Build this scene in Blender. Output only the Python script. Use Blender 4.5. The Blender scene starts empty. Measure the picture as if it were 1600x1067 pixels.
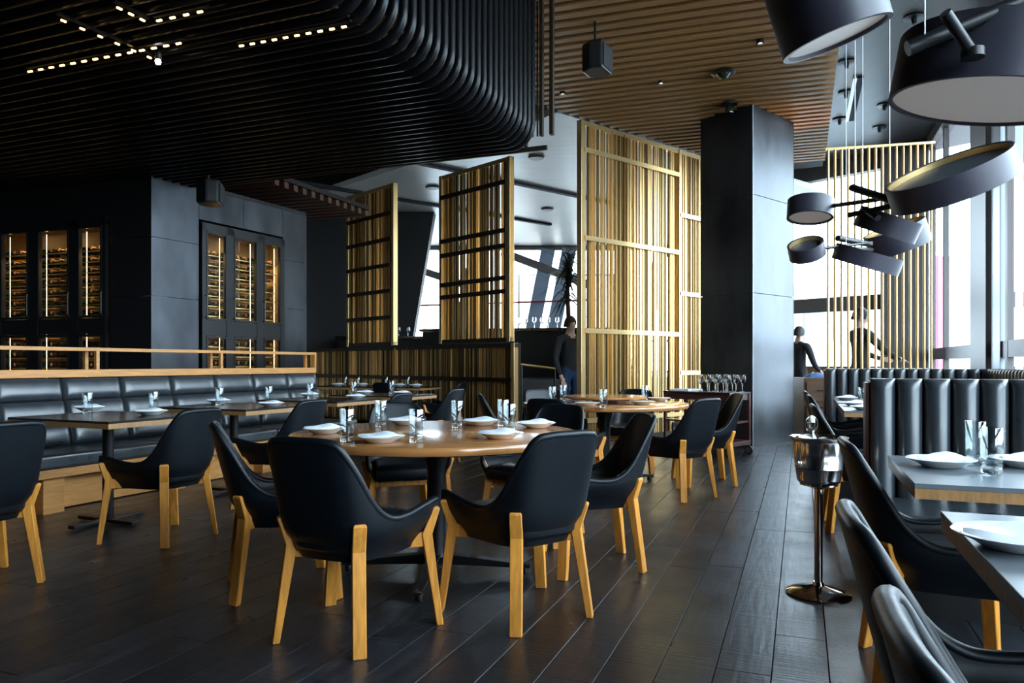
import bpy, bmesh, math, random
from mathutils import Vector, Matrix
random.seed(7)
SC = bpy.context.scene
COL = SC.collection
PI = math.pi
def rad(d): return d * PI / 180.0

# ------------------------------------------------------------------ camera
# camera stands at the origin of X/Y, 1.10 m above the floor, looking along +Y (level, lens shifted up)
FPX, CX, HY, EYE = 1150.0, 800.0, 568.0, 1.10
cam_d = bpy.data.cameras.new('camera'); cam = bpy.data.objects.new('camera', cam_d); COL.objects.link(cam)
cam_d.sensor_width = 36.0; cam_d.lens = 36.0 * FPX / 1600.0
cam_d.shift_y = (HY - 533.5) / 1600.0
cam_d.clip_start = 0.05; cam_d.clip_end = 300
cam.location = (0, 0, EYE); cam.rotation_euler = (rad(90), 0, 0)
SC.camera = cam

# ------------------------------------------------------------------ world (bright hazy daylight sky) and exposure
W = bpy.data.worlds.new('world'); SC.world = W; W.use_nodes = True
bg = W.node_tree.nodes['Background']
bg.inputs['Color'].default_value = (0.70, 0.85, 1.0, 1); bg.inputs['Strength'].default_value = 15.0
vs = SC.view_settings
vs.view_transform = 'Standard'; vs.look = 'None'; vs.gamma = 1.0; vs.exposure = 0.15; vs.use_curve_mapping = False
SC.cycles.max_bounces = 8; SC.cycles.diffuse_bounces = 4; SC.cycles.glossy_bounces = 4
SC.cycles.transmission_bounces = 8; SC.cycles.transparent_max_bounces = 12
SC.cycles.caustics_refractive = False; SC.cycles.caustics_reflective = False
SC.cycles.sample_clamp_indirect = 6.0
SC.cycles.use_denoising = True

# ------------------------------------------------------------------ main directions on the floor plan
TH = rad(21.4)
U = Vector((math.sin(TH), math.cos(TH), 0)); V = Vector((math.cos(TH), -math.sin(TH), 0))   # along / across the floor boards
def P(px, py, Y): return Vector(((px - CX) / FPX * Y, Y, EYE - (py - HY) / FPX * Y))
def F(px, py, z=0.0):
    Y = (EYE - z) * FPX / (py - HY)
    return Vector(((px - CX) / FPX * Y, Y, z))
def dirv(deg): return Vector((math.sin(rad(deg)), math.cos(rad(deg)), 0))   # heading, degrees to the right of +Y

# ------------------------------------------------------------------ materials
M = {}
def mat(name, col, rough=0.5, metal=0.0, vary=0.0, scale=8.0, stretch=(1, 1, 1), bump=0.0, emit=None, estr=0.0,
        trans=0.0, ior=1.45, coat=0.0, spec=0.5, col2=None, rvary=0.0, obj_rand=0.0, sheen=0.0, alpha=1.0, detail=4.0):
    m = bpy.data.materials.new(name); m.use_nodes = True
    nt = m.node_tree; b = nt.nodes['Principled BSDF']; L = nt.links
    b.inputs['Base Color'].default_value = (*col, 1); b.inputs['Roughness'].default_value = rough
    b.inputs['Metallic'].default_value = metal; b.inputs['IOR'].default_value = ior
    b.inputs['Transmission Weight'].default_value = trans; b.inputs['Coat Weight'].default_value = coat
    b.inputs['Coat Roughness'].default_value = 0.12
    b.inputs['Specular IOR Level'].default_value = spec; b.inputs['Alpha'].default_value = alpha
    b.inputs['Sheen Weight'].default_value = sheen
    if emit:
        b.inputs['Emission Color'].default_value = (*emit, 1); b.inputs['Emission Strength'].default_value = estr
    if vary or bump or rvary:
        tc = nt.nodes.new('ShaderNodeTexCoord'); mp = nt.nodes.new('ShaderNodeMapping'); mp.inputs['Scale'].default_value = stretch
        nz = nt.nodes.new('ShaderNodeTexNoise'); nz.inputs['Scale'].default_value = scale; nz.inputs['Detail'].default_value = detail
        L.new(tc.outputs['Object'], mp.inputs['Vector'])
        if obj_rand:
            oi = nt.nodes.new('ShaderNodeObjectInfo'); ml = nt.nodes.new('ShaderNodeMath'); ml.operation = 'MULTIPLY'; ml.inputs[1].default_value = 37.0
            L.new(oi.outputs['Random'], ml.inputs[0]); L.new(ml.outputs[0], mp.inputs['Location'])
        L.new(mp.outputs[0], nz.inputs['Vector'])
        if vary:
            c2 = col2 or tuple(c * (1 - vary) for c in col)
            mx = nt.nodes.new('ShaderNodeMix'); mx.data_type = 'RGBA'
            mx.inputs[6].default_value = (*c2, 1); mx.inputs[7].default_value = (*col, 1)
            rp = nt.nodes.new('ShaderNodeMapRange'); rp.inputs[1].default_value = 0.3; rp.inputs[2].default_value = 0.7
            L.new(nz.outputs['Fac'], rp.inputs[0]); L.new(rp.outputs[0], mx.inputs[0])
            out = mx.outputs[2]
            if obj_rand:
                hs = nt.nodes.new('ShaderNodeHueSaturation'); mr = nt.nodes.new('ShaderNodeMapRange')
                mr.inputs[3].default_value = 1 - obj_rand; mr.inputs[4].default_value = 1 + obj_rand
                L.new(oi.outputs['Random'], mr.inputs[0]); L.new(mr.outputs[0], hs.inputs['Value']); L.new(out, hs.inputs['Color'])
                out = hs.outputs[0]
            L.new(out, b.inputs['Base Color'])
        if rvary:
            rr = nt.nodes.new('ShaderNodeMapRange'); rr.inputs[1].default_value = 0.3; rr.inputs[2].default_value = 0.7
            rr.inputs[3].default_value = max(0.02, rough - rvary); rr.inputs[4].default_value = rough + rvary
            L.new(nz.outputs['Fac'], rr.inputs[0]); L.new(rr.outputs[0], b.inputs['Roughness'])
        if bump:
            bp = nt.nodes.new('ShaderNodeBump'); bp.inputs['Strength'].default_value = bump; bp.inputs['Distance'].default_value = 0.01
            L.new(nz.outputs['Fac'], bp.inputs['Height']); L.new(bp.outputs[0], b.inputs['Normal'])
    M[name] = m
    return m

def floor_mat():
    m = bpy.data.materials.new('floor_boards'); m.use_nodes = True
    nt = m.node_tree; b = nt.nodes['Principled BSDF']; L = nt.links; N = nt.nodes.new
    tc = N('ShaderNodeTexCoord'); oi = N('ShaderNodeObjectInfo'); ge = N('ShaderNodeNewGeometry')
    ad = N('ShaderNodeMath'); ad.operation = 'ADD'; fr = N('ShaderNodeMath'); fr.operation = 'FRACT'
    L.new(oi.outputs['Random'], ad.inputs[0]); L.new(ge.outputs['Random Per Island'], ad.inputs[1]); L.new(ad.outputs[0], fr.inputs[0])
    ml = N('ShaderNodeMath'); ml.operation = 'MULTIPLY'; ml.inputs[1].default_value = 53.0; L.new(fr.outputs[0], ml.inputs[0])
    mp = N('ShaderNodeMapping'); mp.inputs['Scale'].default_value = (7, 0.8, 1); L.new(tc.outputs['Object'], mp.inputs[0]); L.new(ml.outputs[0], mp.inputs['Location'])
    grain = N('ShaderNodeTexNoise'); grain.inputs['Scale'].default_value = 5; grain.inputs['Detail'].default_value = 6; L.new(mp.outputs[0], grain.inputs['Vector'])
    mp2 = N('ShaderNodeMapping'); mp2.inputs['Scale'].default_value = (1.2, 60, 1); L.new(tc.outputs['Object'], mp2.inputs[0]); L.new(ml.outputs[0], mp2.inputs['Location'])
    saw = N('ShaderNodeTexNoise'); saw.inputs['Scale'].default_value = 2.0; saw.inputs['Detail'].default_value = 3; L.new(mp2.outputs[0], saw.inputs['Vector'])
    mp3 = N('ShaderNodeMapping'); mp3.inputs['Scale'].default_value = (1, 1, 1); L.new(tc.outputs['Object'], mp3.inputs[0]); L.new(ml.outputs[0], mp3.inputs['Location'])
    blot = N('ShaderNodeTexNoise'); blot.inputs['Scale'].default_value = 3.5; blot.inputs['Detail'].default_value = 4; L.new(mp3.outputs[0], blot.inputs['Vector'])
    cr = N('ShaderNodeValToRGB'); L.new(grain.outputs['Fac'], cr.inputs[0])
    cr.color_ramp.elements[0].position = 0.3; cr.color_ramp.elements[0].color = (0.0042, 0.0052, 0.0072, 1)
    cr.color_ramp.elements[1].position = 0.75; cr.color_ramp.elements[1].color = (0.019, 0.022, 0.028, 1)
    hs = N('ShaderNodeHueSaturation'); mr = N('ShaderNodeMapRange'); mr.inputs[3].default_value = 0.6; mr.inputs[4].default_value = 1.5
    L.new(fr.outputs[0], mr.inputs[0]); L.new(mr.outputs[0], hs.inputs['Value']); L.new(cr.outputs[0], hs.inputs['Color'])
    sm = N('ShaderNodeMapRange'); sm.inputs[1].default_value = 0.60; sm.inputs[2].default_value = 0.78; sm.inputs[3].default_value = 0.0; sm.inputs[4].default_value = 0.75; L.new(saw.outputs['Fac'], sm.inputs[0])
    sb = N('ShaderNodeMath'); sb.operation = 'MULTIPLY'; L.new(sm.outputs[0], sb.inputs[0]); L.new(blot.outputs['Fac'], sb.inputs[1])
    mc = N('ShaderNodeMix'); mc.data_type = 'RGBA'; mc.inputs[7].default_value = (0.11, 0.10, 0.095, 1); L.new(sb.outputs[0], mc.inputs[0]); L.new(hs.outputs[0], mc.inputs[6]); L.new(mc.outputs[2], b.inputs['Base Color'])
    rr = N('ShaderNodeMapRange'); rr.inputs[1].default_value = 0.3; rr.inputs[2].default_value = 0.7; rr.inputs[3].default_value = 0.27; rr.inputs[4].default_value = 0.40
    L.new(blot.outputs['Fac'], rr.inputs[0]); L.new(rr.outputs[0], b.inputs['Roughness'])
    a2 = N('ShaderNodeMath'); a2.operation = 'ADD'; L.new(saw.outputs['Fac'], a2.inputs[0]); L.new(grain.outputs['Fac'], a2.inputs[1])
    bp = N('ShaderNodeBump'); bp.inputs['Strength'].default_value = 0.40; bp.inputs['Distance'].default_value = 0.004
    L.new(a2.outputs[0], bp.inputs['Height']); L.new(bp.outputs[0], b.inputs['Normal'])
    b.inputs['Specular IOR Level'].default_value = 0.75
    M['floor'] = m
floor_mat()
mat('joint_black', (0.006, 0.006, 0.007), 0.8)
mat('leather', (0.004, 0.0062, 0.0095), 0.42, vary=0.3, scale=60, bump=0.04, rvary=0.04, spec=0.36)
mat('leather_seat', (0.006, 0.0085, 0.012), 0.34, vary=0.3, scale=50, bump=0.05)
mat('leather_bench', (0.030, 0.036, 0.042), 0.30, vary=0.2, scale=9, bump=0.06, rvary=0.03, spec=0.9)
mat('piping', (0.02, 0.024, 0.03), 0.32)
mat('oak', (0.86, 0.345, 0.055), 0.42, vary=0.35, scale=6, stretch=(9, 9, 1), bump=0.05, obj_rand=0.10)
mat('oak_rail', (0.60, 0.27, 0.075), 0.45, vary=0.3, scale=5, stretch=(10, 1, 10), bump=0.03)
mat('oak_top', (0.46, 0.195, 0.06), 0.22, vary=0.28, scale=4, stretch=(1, 9, 1), bump=0.01, coat=0.6)
mat('edge_wood', (0.42, 0.22, 0.085), 0.4, vary=0.35, scale=20, stretch=(5, 5, 1))
mat('table_dark', (0.018, 0.016, 0.016), 0.20, vary=0.3, scale=14, coat=0.3)
mat('table_dark_sheen', (0.13, 0.15, 0.17), 0.28, vary=0.2, scale=10)  # dark booth tops with the bluish sheen of reflected sky in the colour
mat('black_metal', (0.010, 0.010, 0.011), 0.38, metal=0.3)
mat('polished', (0.55, 0.57, 0.6), 0.18, metal=1.0)
mat('steel_bucket', (0.82, 0.80, 0.78), 0.14, metal=1.0)
mat('chrome', (0.42, 0.36, 0.32), 0.10, metal=1.0)
mat('steel_panel', (0.080, 0.088, 0.10), 0.36, metal=0.85, detail=3.0, vary=0.5, scale=2.4, stretch=(1, 1, 0.5), rvary=0.06, col2=(0.035, 0.037, 0.042))
mat('black_panel', (0.012, 0.012, 0.013), 0.42, metal=0.3)
mat('brass', (0.74, 0.47, 0.18), 0.34, metal=0.85, vary=0.3, scale=3, stretch=(1, 1, 0.2), obj_rand=0.35)
mat('brass_frame', (0.78, 0.54, 0.24), 0.33, metal=0.85)
mat('brass_dark', (0.20, 0.125, 0.05), 0.40, metal=0.8, vary=0.3, scale=3, obj_rand=0.3)
mat('dark_bronze', (0.035, 0.022, 0.012), 0.5, metal=0.6)
mat('slat_wood', (0.44, 0.22, 0.075), 0.55, vary=0.3, scale=4, stretch=(0.6, 12, 12), obj_rand=0.10)
mat('slat_red', (0.085, 0.032, 0.016), 0.6, vary=0.3, scale=4, stretch=(0.6, 12, 12), obj_rand=0.1)
mat('slat_back', (0.02, 0.013, 0.008), 0.8)
mat('ceiling_grey', (0.20, 0.205, 0.21), 0.40, vary=0.12, scale=3, stretch=(6, 0.6, 1))
mat('ceiling_light', (0.80, 0.77, 0.72), 0.35, vary=0.12, scale=3, stretch=(0.5, 8, 1))
mat('ceiling_black', (0.004, 0.004, 0.0045), 0.7)
mat('tube_black', (0.004, 0.0042, 0.005), 0.30, spec=0.22)
mat('wall_dark', (0.010, 0.010, 0.011), 0.6)
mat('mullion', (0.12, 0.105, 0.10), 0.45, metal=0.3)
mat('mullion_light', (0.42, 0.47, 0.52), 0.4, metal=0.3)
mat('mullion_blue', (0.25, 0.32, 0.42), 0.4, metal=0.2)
mat('porcelain', (0.80, 0.80, 0.78), 0.16, coat=0.3)
mat('linen', (0.78, 0.82, 0.90), 0.85, vary=0.06, scale=40, bump=0.15)
mat('glass', (1, 1, 1), 0.0, trans=1.0, ior=1.45)
mat('pane', (1, 1, 1), 0.0, trans=1.0, ior=1.05, spec=0.5)
mat('shade', (0.036, 0.033, 0.048), 0.42, vary=0.1, scale=30)
mat('shade_lid', (0.045, 0.06, 0.075), 0.5)
mat('diffuser', (0.74, 0.73, 0.72), 0.5, emit=(1, 0.93, 0.84), estr=0.12)
mat('cherry', (0.075, 0.018, 0.016), 0.30, vary=0.4, scale=5, stretch=(1, 6, 6), coat=0.2)
mat('cord', (0.75, 0.78, 0.8), 0.5)
mat('led', (1, 0.7, 0.3), 0.5, emit=(1.0, 0.60, 0.20), estr=5.0)
mat('led_wine', (1, 0.75, 0.4), 0.5, emit=(1.0, 0.62, 0.22), estr=14.0)
mat('bulb', (1, 0.95, 0.85), 0.5, emit=(1.0, 0.92, 0.78), estr=14.0)
mat('exit_green', (0.1, 0.9, 0.3), 0.5, emit=(0.05, 0.9, 0.25), estr=1.2)
mat('wine_back', (0.36, 0.21, 0.07), 0.35, metal=0.7)
mat('bottle_glass', (0.012, 0.018, 0.008), 0.12, coat=0.5)
mat('bottle_foil', (0.09, 0.04, 0.02), 0.35, metal=0.5)
mat('copper_rail', (0.85, 0.58, 0.24), 0.3, metal=1.0)
mat('skin', (0.55, 0.33, 0.24), 0.55)
mat('cloth_black', (0.014, 0.014, 0.017), 0.85)
mat('cloth_brown', (0.028, 0.021, 0.018), 0.85)
mat('denim', (0.02, 0.05, 0.12), 0.85)
mat('hair', (0.018, 0.013, 0.010), 0.6)
mat('collar', (0.8, 0.8, 0.8), 0.8)
mat('palm_leaf', (0.016, 0.022, 0.012), 0.5)
mat('palm_bark', (0.10, 0.05, 0.03), 0.8)
mat('cab_wood', (0.20, 0.10, 0.045), 0.45, vary=0.3, scale=6, stretch=(1, 8, 8))
mat('billboard', (0.8, 0.72, 0.6), 0.6, emit=(1.0, 0.86, 0.68), estr=1.1)
mat('billboard_text', (0.4, 0.4, 0.36), 0.7, emit=(0.80, 0.74, 0.62), estr=0.8)
mat('red_metal', (0.30, 0.02, 0.02), 0.4)
mat('facade', (0.62, 0.66, 0.68), 0.8)
mat('facade_glass', (0.12, 0.22, 0.26), 0.2)
mat('facade_pink', (0.75, 0.08, 0.22), 0.6, emit=(1.0, 0.07, 0.26), estr=3.0)
mat('facade_teal', (0.05, 0.5, 0.55), 0.6, emit=(0.05, 0.65, 0.72), estr=3.0)
mat('ground_pale', (0.45, 0.45, 0.44), 0.9)

# ------------------------------------------------------------------ mesh helpers
class MB:
    def __init__(s): s.v = []; s.f = []; s.mi = []; s.cur = 0
    def add(s, vs, fs):
        o = len(s.v); s.v += [tuple(x) for x in vs]; s.f += [tuple(i + o for i in f) for f in fs]; s.mi += [s.cur] * len(fs); return s
    def box(s, c, d, rz=0.0, R=None):
        x, y, z = d[0] / 2, d[1] / 2, d[2] / 2
        pts = [Vector(p) for p in ((-x, -y, -z), (x, -y, -z), (x, y, -z), (-x, y, -z), (-x, -y, z), (x, -y, z), (x, y, z), (-x, y, z))]
        R = R or Matrix.Rotation(rz, 3, 'Z')
        return s.add([R @ p + Vector(c) for p in pts], [(0, 3, 2, 1), (4, 5, 6, 7), (0, 1, 5, 4), (1, 2, 6, 5), (2, 3, 7, 6), (3, 0, 4, 7)])
    def bar(s, a, b, w, h, up=Vector((0, 0, 1))):      # box from point a to point b, w across, h along 'up'
        a = Vector(a); b = Vector(b); d = (b - a); L = d.length; d.normalize()
        if abs(d.dot(up)) > 0.99: up = Vector((0, 1, 0))
        sx = d.cross(up).normalized(); sz = sx.cross(d)
        R = Matrix((sx, d, sz)).transposed()
        return s.box((a + b) / 2, (w, L, h), R=R)
    def tube(s, path, r, n=10, cap=True):
        path = [Vector(p) for p in path]; k = len(path); rs = r if isinstance(r, (list, tuple)) else [r] * k
        rings = []; prev = None
        for i, p in enumerate(path):
            t = (path[min(i + 1, k - 1)] - path[max(i - 1, 0)]).normalized()
            if prev is None:
                a = t.orthogonal().normalized()
            else:
                a = (prev - t * prev.dot(t)).normalized()
            prev = a; b = t.cross(a)
            rings.append([p + (a * math.cos(2 * PI * j / n) + b * math.sin(2 * PI * j / n)) * rs[i] for j in range(n)])
        vs = [q for rg in rings for q in rg]
        fs = [(i * n + j, i * n + (j + 1) % n, (i + 1) * n + (j + 1) % n, (i + 1) * n + j) for i in range(k - 1) for j in range(n)]
        if cap: fs += [tuple(range(n))[::-1], tuple((k - 1) * n + j for j in range(n))]
        return s.add(vs, fs)
    def lathe(s, prof, n=24, c=(0, 0, 0), R=None, close=False):
        c = Vector(c); vs = []; k = len(prof)
        for r, z in prof:
            for j in range(n):
                p = Vector((r * math.cos(2 * PI * j / n), r * math.sin(2 * PI * j / n), z))
                vs.append((R @ p if R else p) + c)
        fs = [(i * n + j, i * n + (j + 1) % n, (i + 1) * n + (j + 1) % n, (i + 1) * n + j) for i in range(k - 1) for j in range(n)]
        if close: fs += [((k - 1) * n + j, (k - 1) * n + (j + 1) % n, (j + 1) % n, j) for j in range(n)]
        else:
            if prof[0][0] > 1e-6: fs.append(tuple(range(n))[::-1])
            if prof[-1][0] > 1e-6: fs.append(tuple((k - 1) * n + j for j in range(n)))
        return s.add(vs, fs)
    def prism(s, pts2, z0, z1):
        n = len(pts2)
        return s.add([(x, y, z0) for x, y in pts2] + [(x, y, z1) for x, y in pts2],
                     [tuple(range(n))[::-1], tuple(range(n, 2 * n))] + [(i, (i + 1) % n, n + (i + 1) % n, n + i) for i in range(n)])
    def mesh(s, name, mats, smooth=False, bevel=0.0, segs=2, merge=True):
        me = bpy.data.meshes.new(name); me.from_pydata(s.v, [], s.f); me.update()
        mats = mats if isinstance(mats, (list, tuple)) else [mats]
        for q in mats: me.materials.append(M[q])
        for p, i in zip(me.polygons, s.mi): p.material_index = i
        bm = bmesh.new(); bm.from_mesh(me)
        if merge: bmesh.ops.remove_doubles(bm, verts=bm.verts, dist=1e-5)
        if bevel:
            ed = [e for e in bm.edges if len(e.link_faces) == 2 and e.calc_face_angle(0) > 0.5]
            bmesh.ops.bevel(bm, geom=ed, offset=bevel, segments=segs, affect='EDGES', profile=0.6)
        bmesh.ops.recalc_face_normals(bm, faces=bm.faces)
        for f in bm.faces: f.smooth = bool(smooth)
        if smooth:
            lim = 0.7 if smooth is True else smooth
            for e in bm.edges:
                if len(e.link_faces) == 2 and e.calc_face_angle(0) > lim: e.smooth = False
        bm.to_mesh(me); bm.free()
        return me
    def build(s, name, mats, parent=None, **k): return link(name, s.mesh(name, mats, **k), parent)

def link(name, data, parent=None, loc=None, rz=None):
    o = bpy.data.objects.new(name, data); COL.objects.link(o)
    if parent: o.parent = parent
    if loc is not None: o.location = loc
    if rz is not None: o.rotation_euler = (0, 0, rz)
    return o
def tag(o, label, cat, group=None, kind=None):
    o['label'] = label
    if cat: o['category'] = cat
    if group: o['group'] = group
    if kind: o['kind'] = kind
    return o
def thing(name, label, cat, loc=(0, 0, 0), rz=0.0, group=None):
    return tag(link(name, None, None, loc, rz), label, cat, group)
def struct(o, label=None):
    o['kind'] = 'structure'
    if label: o['label'] = label
    return o
def copy_tree(o, parent=None):
    c = o.copy(); COL.objects.link(c)
    if parent: c.parent = parent
    for ch in o.children: copy_tree(ch, c)
    return c
def heading(deg): return -rad(deg)          # object rotation so that its local +Y points along dirv(deg)
def spot(name, parent, loc, target, energy, color, size, blend=0.6, radius=0.04):
    d = bpy.data.lights.new(name, 'SPOT'); d.energy = energy; d.color = color; d.spot_size = rad(size); d.spot_blend = blend; d.shadow_soft_size = radius
    o = bpy.data.objects.new(name, d); COL.objects.link(o); o.location = loc
    o.rotation_euler = (Vector(target) - Vector(loc)).to_track_quat('-Z', 'Y').to_euler()
    if parent: bpy.context.view_layer.update(); o.parent = parent; o.matrix_parent_inverse = parent.matrix_world.inverted()
    return o

# ================================================================== STRUCTURE
def glass_thin(name='window_glass', tint=(0.95, 0.98, 0.98), ior=1.5):
    m = bpy.data.materials.new(name); m.use_nodes = True; nt = m.node_tree; L = nt.links
    nt.nodes.remove(nt.nodes['Principled BSDF']); out = nt.nodes['Material Output']
    t = nt.nodes.new('ShaderNodeBsdfTransparent'); t.inputs[0].default_value = (*tint, 1)
    g = nt.nodes.new('ShaderNodeBsdfGlossy'); g.inputs['Roughness'].default_value = 0.02
    fr = nt.nodes.new('ShaderNodeFresnel'); fr.inputs[0].default_value = ior
    ge = nt.nodes.new('ShaderNodeNewGeometry'); iv = nt.nodes.new('ShaderNodeMath'); iv.operation = 'SUBTRACT'; iv.inputs[0].default_value = 1.0; L.new(ge.outputs['Backfacing'], iv.inputs[1])
    mu = nt.nodes.new('ShaderNodeMath'); mu.operation = 'MULTIPLY'; L.new(fr.outputs[0], mu.inputs[0]); L.new(iv.outputs[0], mu.inputs[1])
    mx = nt.nodes.new('ShaderNodeMixShader'); L.new(mu.outputs[0], mx.inputs[0]); L.new(t.outputs[0], mx.inputs[1]); L.new(g.outputs[0], mx.inputs[2])
    L.new(mx.outputs[0], out.inputs[0]); M[name] = m
glass_thin(); glass_thin('clear_glass', (0.90, 0.94, 0.95), 2.1)

# ---- floor: individual boards, the nearest in view as single parts
floor = MB().box((0, 6, -0.06), (26, 30, 0.06)).build('floor', 'joint_black', None)
struct(floor, 'dark stained wide timber floorboards')
floor.rotation_euler = (0, 0, heading(21.4))
BW, BT = 0.19, 0.026
plank_mesh = {}
def plank(Lk):
    if Lk not in plank_mesh:
        w, l, c = (BW - 0.0035) / 2, Lk / 2 - 0.0015, 0.0009
        v = [(-w, -l, -BT), (w, -l, -BT), (w, l, -BT), (-w, l, -BT), (-w, -l, -c), (w, -l, -c), (w, l, -c), (-w, l, -c),
             (-w + c, -l + c, 0), (w - c, -l + c, 0), (w - c, l - c, 0), (-w + c, l - c, 0)]
        f = [(0, 1, 5, 4), (1, 2, 6, 5), (2, 3, 7, 6), (3, 0, 4, 7), (4, 5, 9, 8), (5, 6, 10, 9), (6, 7, 11, 10), (7, 4, 8, 11), (8, 9, 10, 11)]
        plank_mesh[Lk] = MB().add(v, f).mesh('floorboard', 'floor')
    return plank_mesh[Lk]
boards = []
LEN = (1.6, 2.0, 2.4, 2.8)
for r in range(-56, 52):
    b = -7.0 + random.uniform(-2.4, 0)
    while b < 17:
        Lk = random.choice(LEN); a = r * BW
        c = V * a + U * (b + Lk / 2)
        vis = any(2.3 < q.y < 13 and abs(q.x / q.y) < 0.74 for q in (c, c - U * Lk / 2, c + U * Lk / 2))
        boards.append((0 if vis else 1, c.y, a, b + Lk / 2, Lk)); b += Lk
boards.sort()
rest = MB()
for k, (inv, _, a, b, Lk) in enumerate(boards):
    if k < 290 and not inv:
        link('floorboard', plank(Lk), floor, (a, b, 0))
    elif -9 < (V * a + U * b).x < 9 and (V * a + U * b).y < 17:
        me = plank(Lk); o = len(rest.v)
        rest.add([(v.co.x + a, v.co.y + b, v.co.z) for v in me.vertices], [tuple(p.vertices) for p in me.polygons])
ro = rest.build('distant_floorboards', 'floor', floor, merge=False); ro['kind'] = 'stuff'

# ---- main outlines
R_A = Vector((0.92, 10.09, 0)); R_D = dirv(49.6)                 # tall brass screen on the aisle
W_R = Vector((0.065, 10.65, 0)); W_D = dirv(-44.0)               # half wall with two brass screens, going away to the left
E_S = Vector((3.51, 7.92, 0))                                    # right-hand edge of the slatted ceiling, runs along U
WC = Vector((7.2, 12.6, 0))                                      # window corner
ZC = 4.46
def poly(pts, z, th, name, m):
    mb = MB(); mb.prism([(p[0], p[1]) for p in pts], z, z + th); return struct(mb.build(name, m))
# roof that closes the room; black over the dining floor, grey along the glass, pale beyond the screens
poly([(-10, -7), (0.6, -7), (8.6, 12.6), (5.8, 16.4), (5.8, 22), (-10, 22)], 5.25, 0.2, 'ceiling', 'ceiling_black')
eA = E_S - U * 16.5; eB = E_S + U * 6.2
ceil_r = poly([(eA.x, eA.y), (eA.x + 4, eA.y - 1), (8.4, 12.4), (5.2, 16.2), (eB.x, eB.y)], 4.95, 0.1, 'ceiling_right', 'ceiling_grey'); struct(ceil_r, 'grey metal ceiling along the window wall')
s0 = R_A - R_D * 1.6; s1 = R_A + R_D * 7
wl = W_R + W_D * 7
poly([(wl.x, wl.y), (W_R.x, W_R.y), (0.6, 9.9), (s1.x, s1.y), (5.8, 21.3), (-8, 21.3)], ZC + 0.02, 0.1, 'ceiling_back', 'ceiling_light')
ceil_b = bpy.data.objects['ceiling_back']; struct(ceil_b, 'pale panelled ceiling beyond the brass screens')
for q, ln in ((Vector((0.024, 13.65, ZC)), 5.5), (Vector((-2.35, 15.0, ZC)), 6.5), (Vector((-2.35 + 0.9, 15.0 - 1.05, ZC)), 0.02)):
    if ln > 1: MB().bar(q - R_D * 2.2, q + R_D * (ln - 2.2), 0.11, 0.06).build('ceiling_slot', 'joint_black', ceil_b)
for (x, y) in ((838, 246), (700, 289), (855, 327), (671, 341), (676, 293)):
    Y = (ZC - EYE) * FPX / (HY - y); c = P(x, y, Y)
    MB().lathe([(0.0, 0.0), (0.12, 0.0), (0.14, 0.02), (0.14, 0.03)], 20, (c.x, c.y, ZC - 0.02)).build('ceiling_speaker', 'mullion', ceil_b, smooth=True)
# backing of the slatted ceiling
a0 = E_S - U * 9
back = poly([(E_S.x + U.x * 6.0, E_S.y + U.y * 6.0), (a0.x, a0.y), (a0.x - 5, a0.y + 1.6), s0[:2], (s1.x - 1.0, s1.y - 0.9)], 4.72, 0.1, 'ceiling_backing', 'slat_back')
# ---- slatted timber ceiling: every slat a part
SD = dirv(-72.0)
slat_ceiling = struct(link('ceiling_slats', None), 'slatted timber ceiling over the aisle')
unit = MB().box((0, 0, 0), (1, 1, 1)).mesh('slat', 'slat_wood')
def cross_line(p, d, q, e):     # distance along d from p to the line through q along e
    den = d.x * e.y - d.y * e.x
    return ((q.x - p.x) * e.y - (q.y - p.y) * e.x) / den
pitch = 0.172
for i in range(-26, 27):
    p = E_S + U * (i * pitch + 0.05)
    t = cross_line(p, SD, R_A, R_D)
    if t < 0.2: continue
    Ls = min(t - 0.02, 8.0 if p.y < 8 else 7.0)
    # stop at the canopy edge for the near slats
    tc = cross_line(p, SD, Vector((0.26, 6.8, 0)), U)
    hit = p + SD * tc
    if hit.y < 6.8: Ls = min(Ls, tc)
    c = p + SD * (Ls / 2)
    o = link('slat', unit, slat_ceiling, (c.x, c.y, ZC + 0.05), heading(-72) + PI / 2); o.scale = (Ls, 0.085, 0.10)
unit_low = MB().box((0, 0, 0), (1, 1, 1)).mesh('slat', 'slat_red')
low_slats = struct(link('ceiling_slats_low', None), 'low slatted ceiling above the wine wall')
for i in range(12):
    c = Vector((-5.0, 10.05, 3.42)) + U * (i * 0.19)
    o = link('slat', unit_low, low_slats, c, heading(-72) + PI / 2); o.scale = (4.2, 0.09, 0.08)
MB().box((-4.6, 11.05, 3.50), (4.2, 2.4, 0.06), heading(21.4)).build('slat_backing', 'slat_back', low_slats)

# ---- outer walls (dark)
def wallseg(name, a, b, z0, z1, m, th=0.15):
    return struct(MB().bar((a[0], a[1], (z0 + z1) / 2), (b[0], b[1], (z0 + z1) / 2), th, z1 - z0).build(name, m))
sW0 = lambda s: (WC.x - U.x * s, WC.y - U.y * s)
wallseg('wall_light_blocker', (sW0(15.0)), (sW0(20.3)), -0.05, 5.3, 'wall_dark')  # unseen, ends the glass early to cut light on the left side
wallseg('wall_left', (-9.6, -6.6), (-9.6, 21.6), -0.05, 5.3, 'wall_dark')
wallseg('wall_back', (-9.6, -6.4), (-0.2, -6.4), -0.05, 5.3, 'wall_dark')
wallseg('wall_far_left', (-9.6, 21.2), (-6.6, 21.2), -0.05, 5.3, 'wall_dark')
wallseg('wall_partition', (-6.4, 15.6), (-6.4, 21.2), -0.05, 5.3, 'wall_dark')
wallseg('wall_dark_lobby', (-6.4, 15.6), (-2.62, 16.3), -0.05, 5.3, 'wall_dark')
lc = MB().prism([(-0.55, -0.2), (0.35, -0.2), (0.35, 0.2), (-0.55, 0.2)], 0, 4.5)
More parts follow.
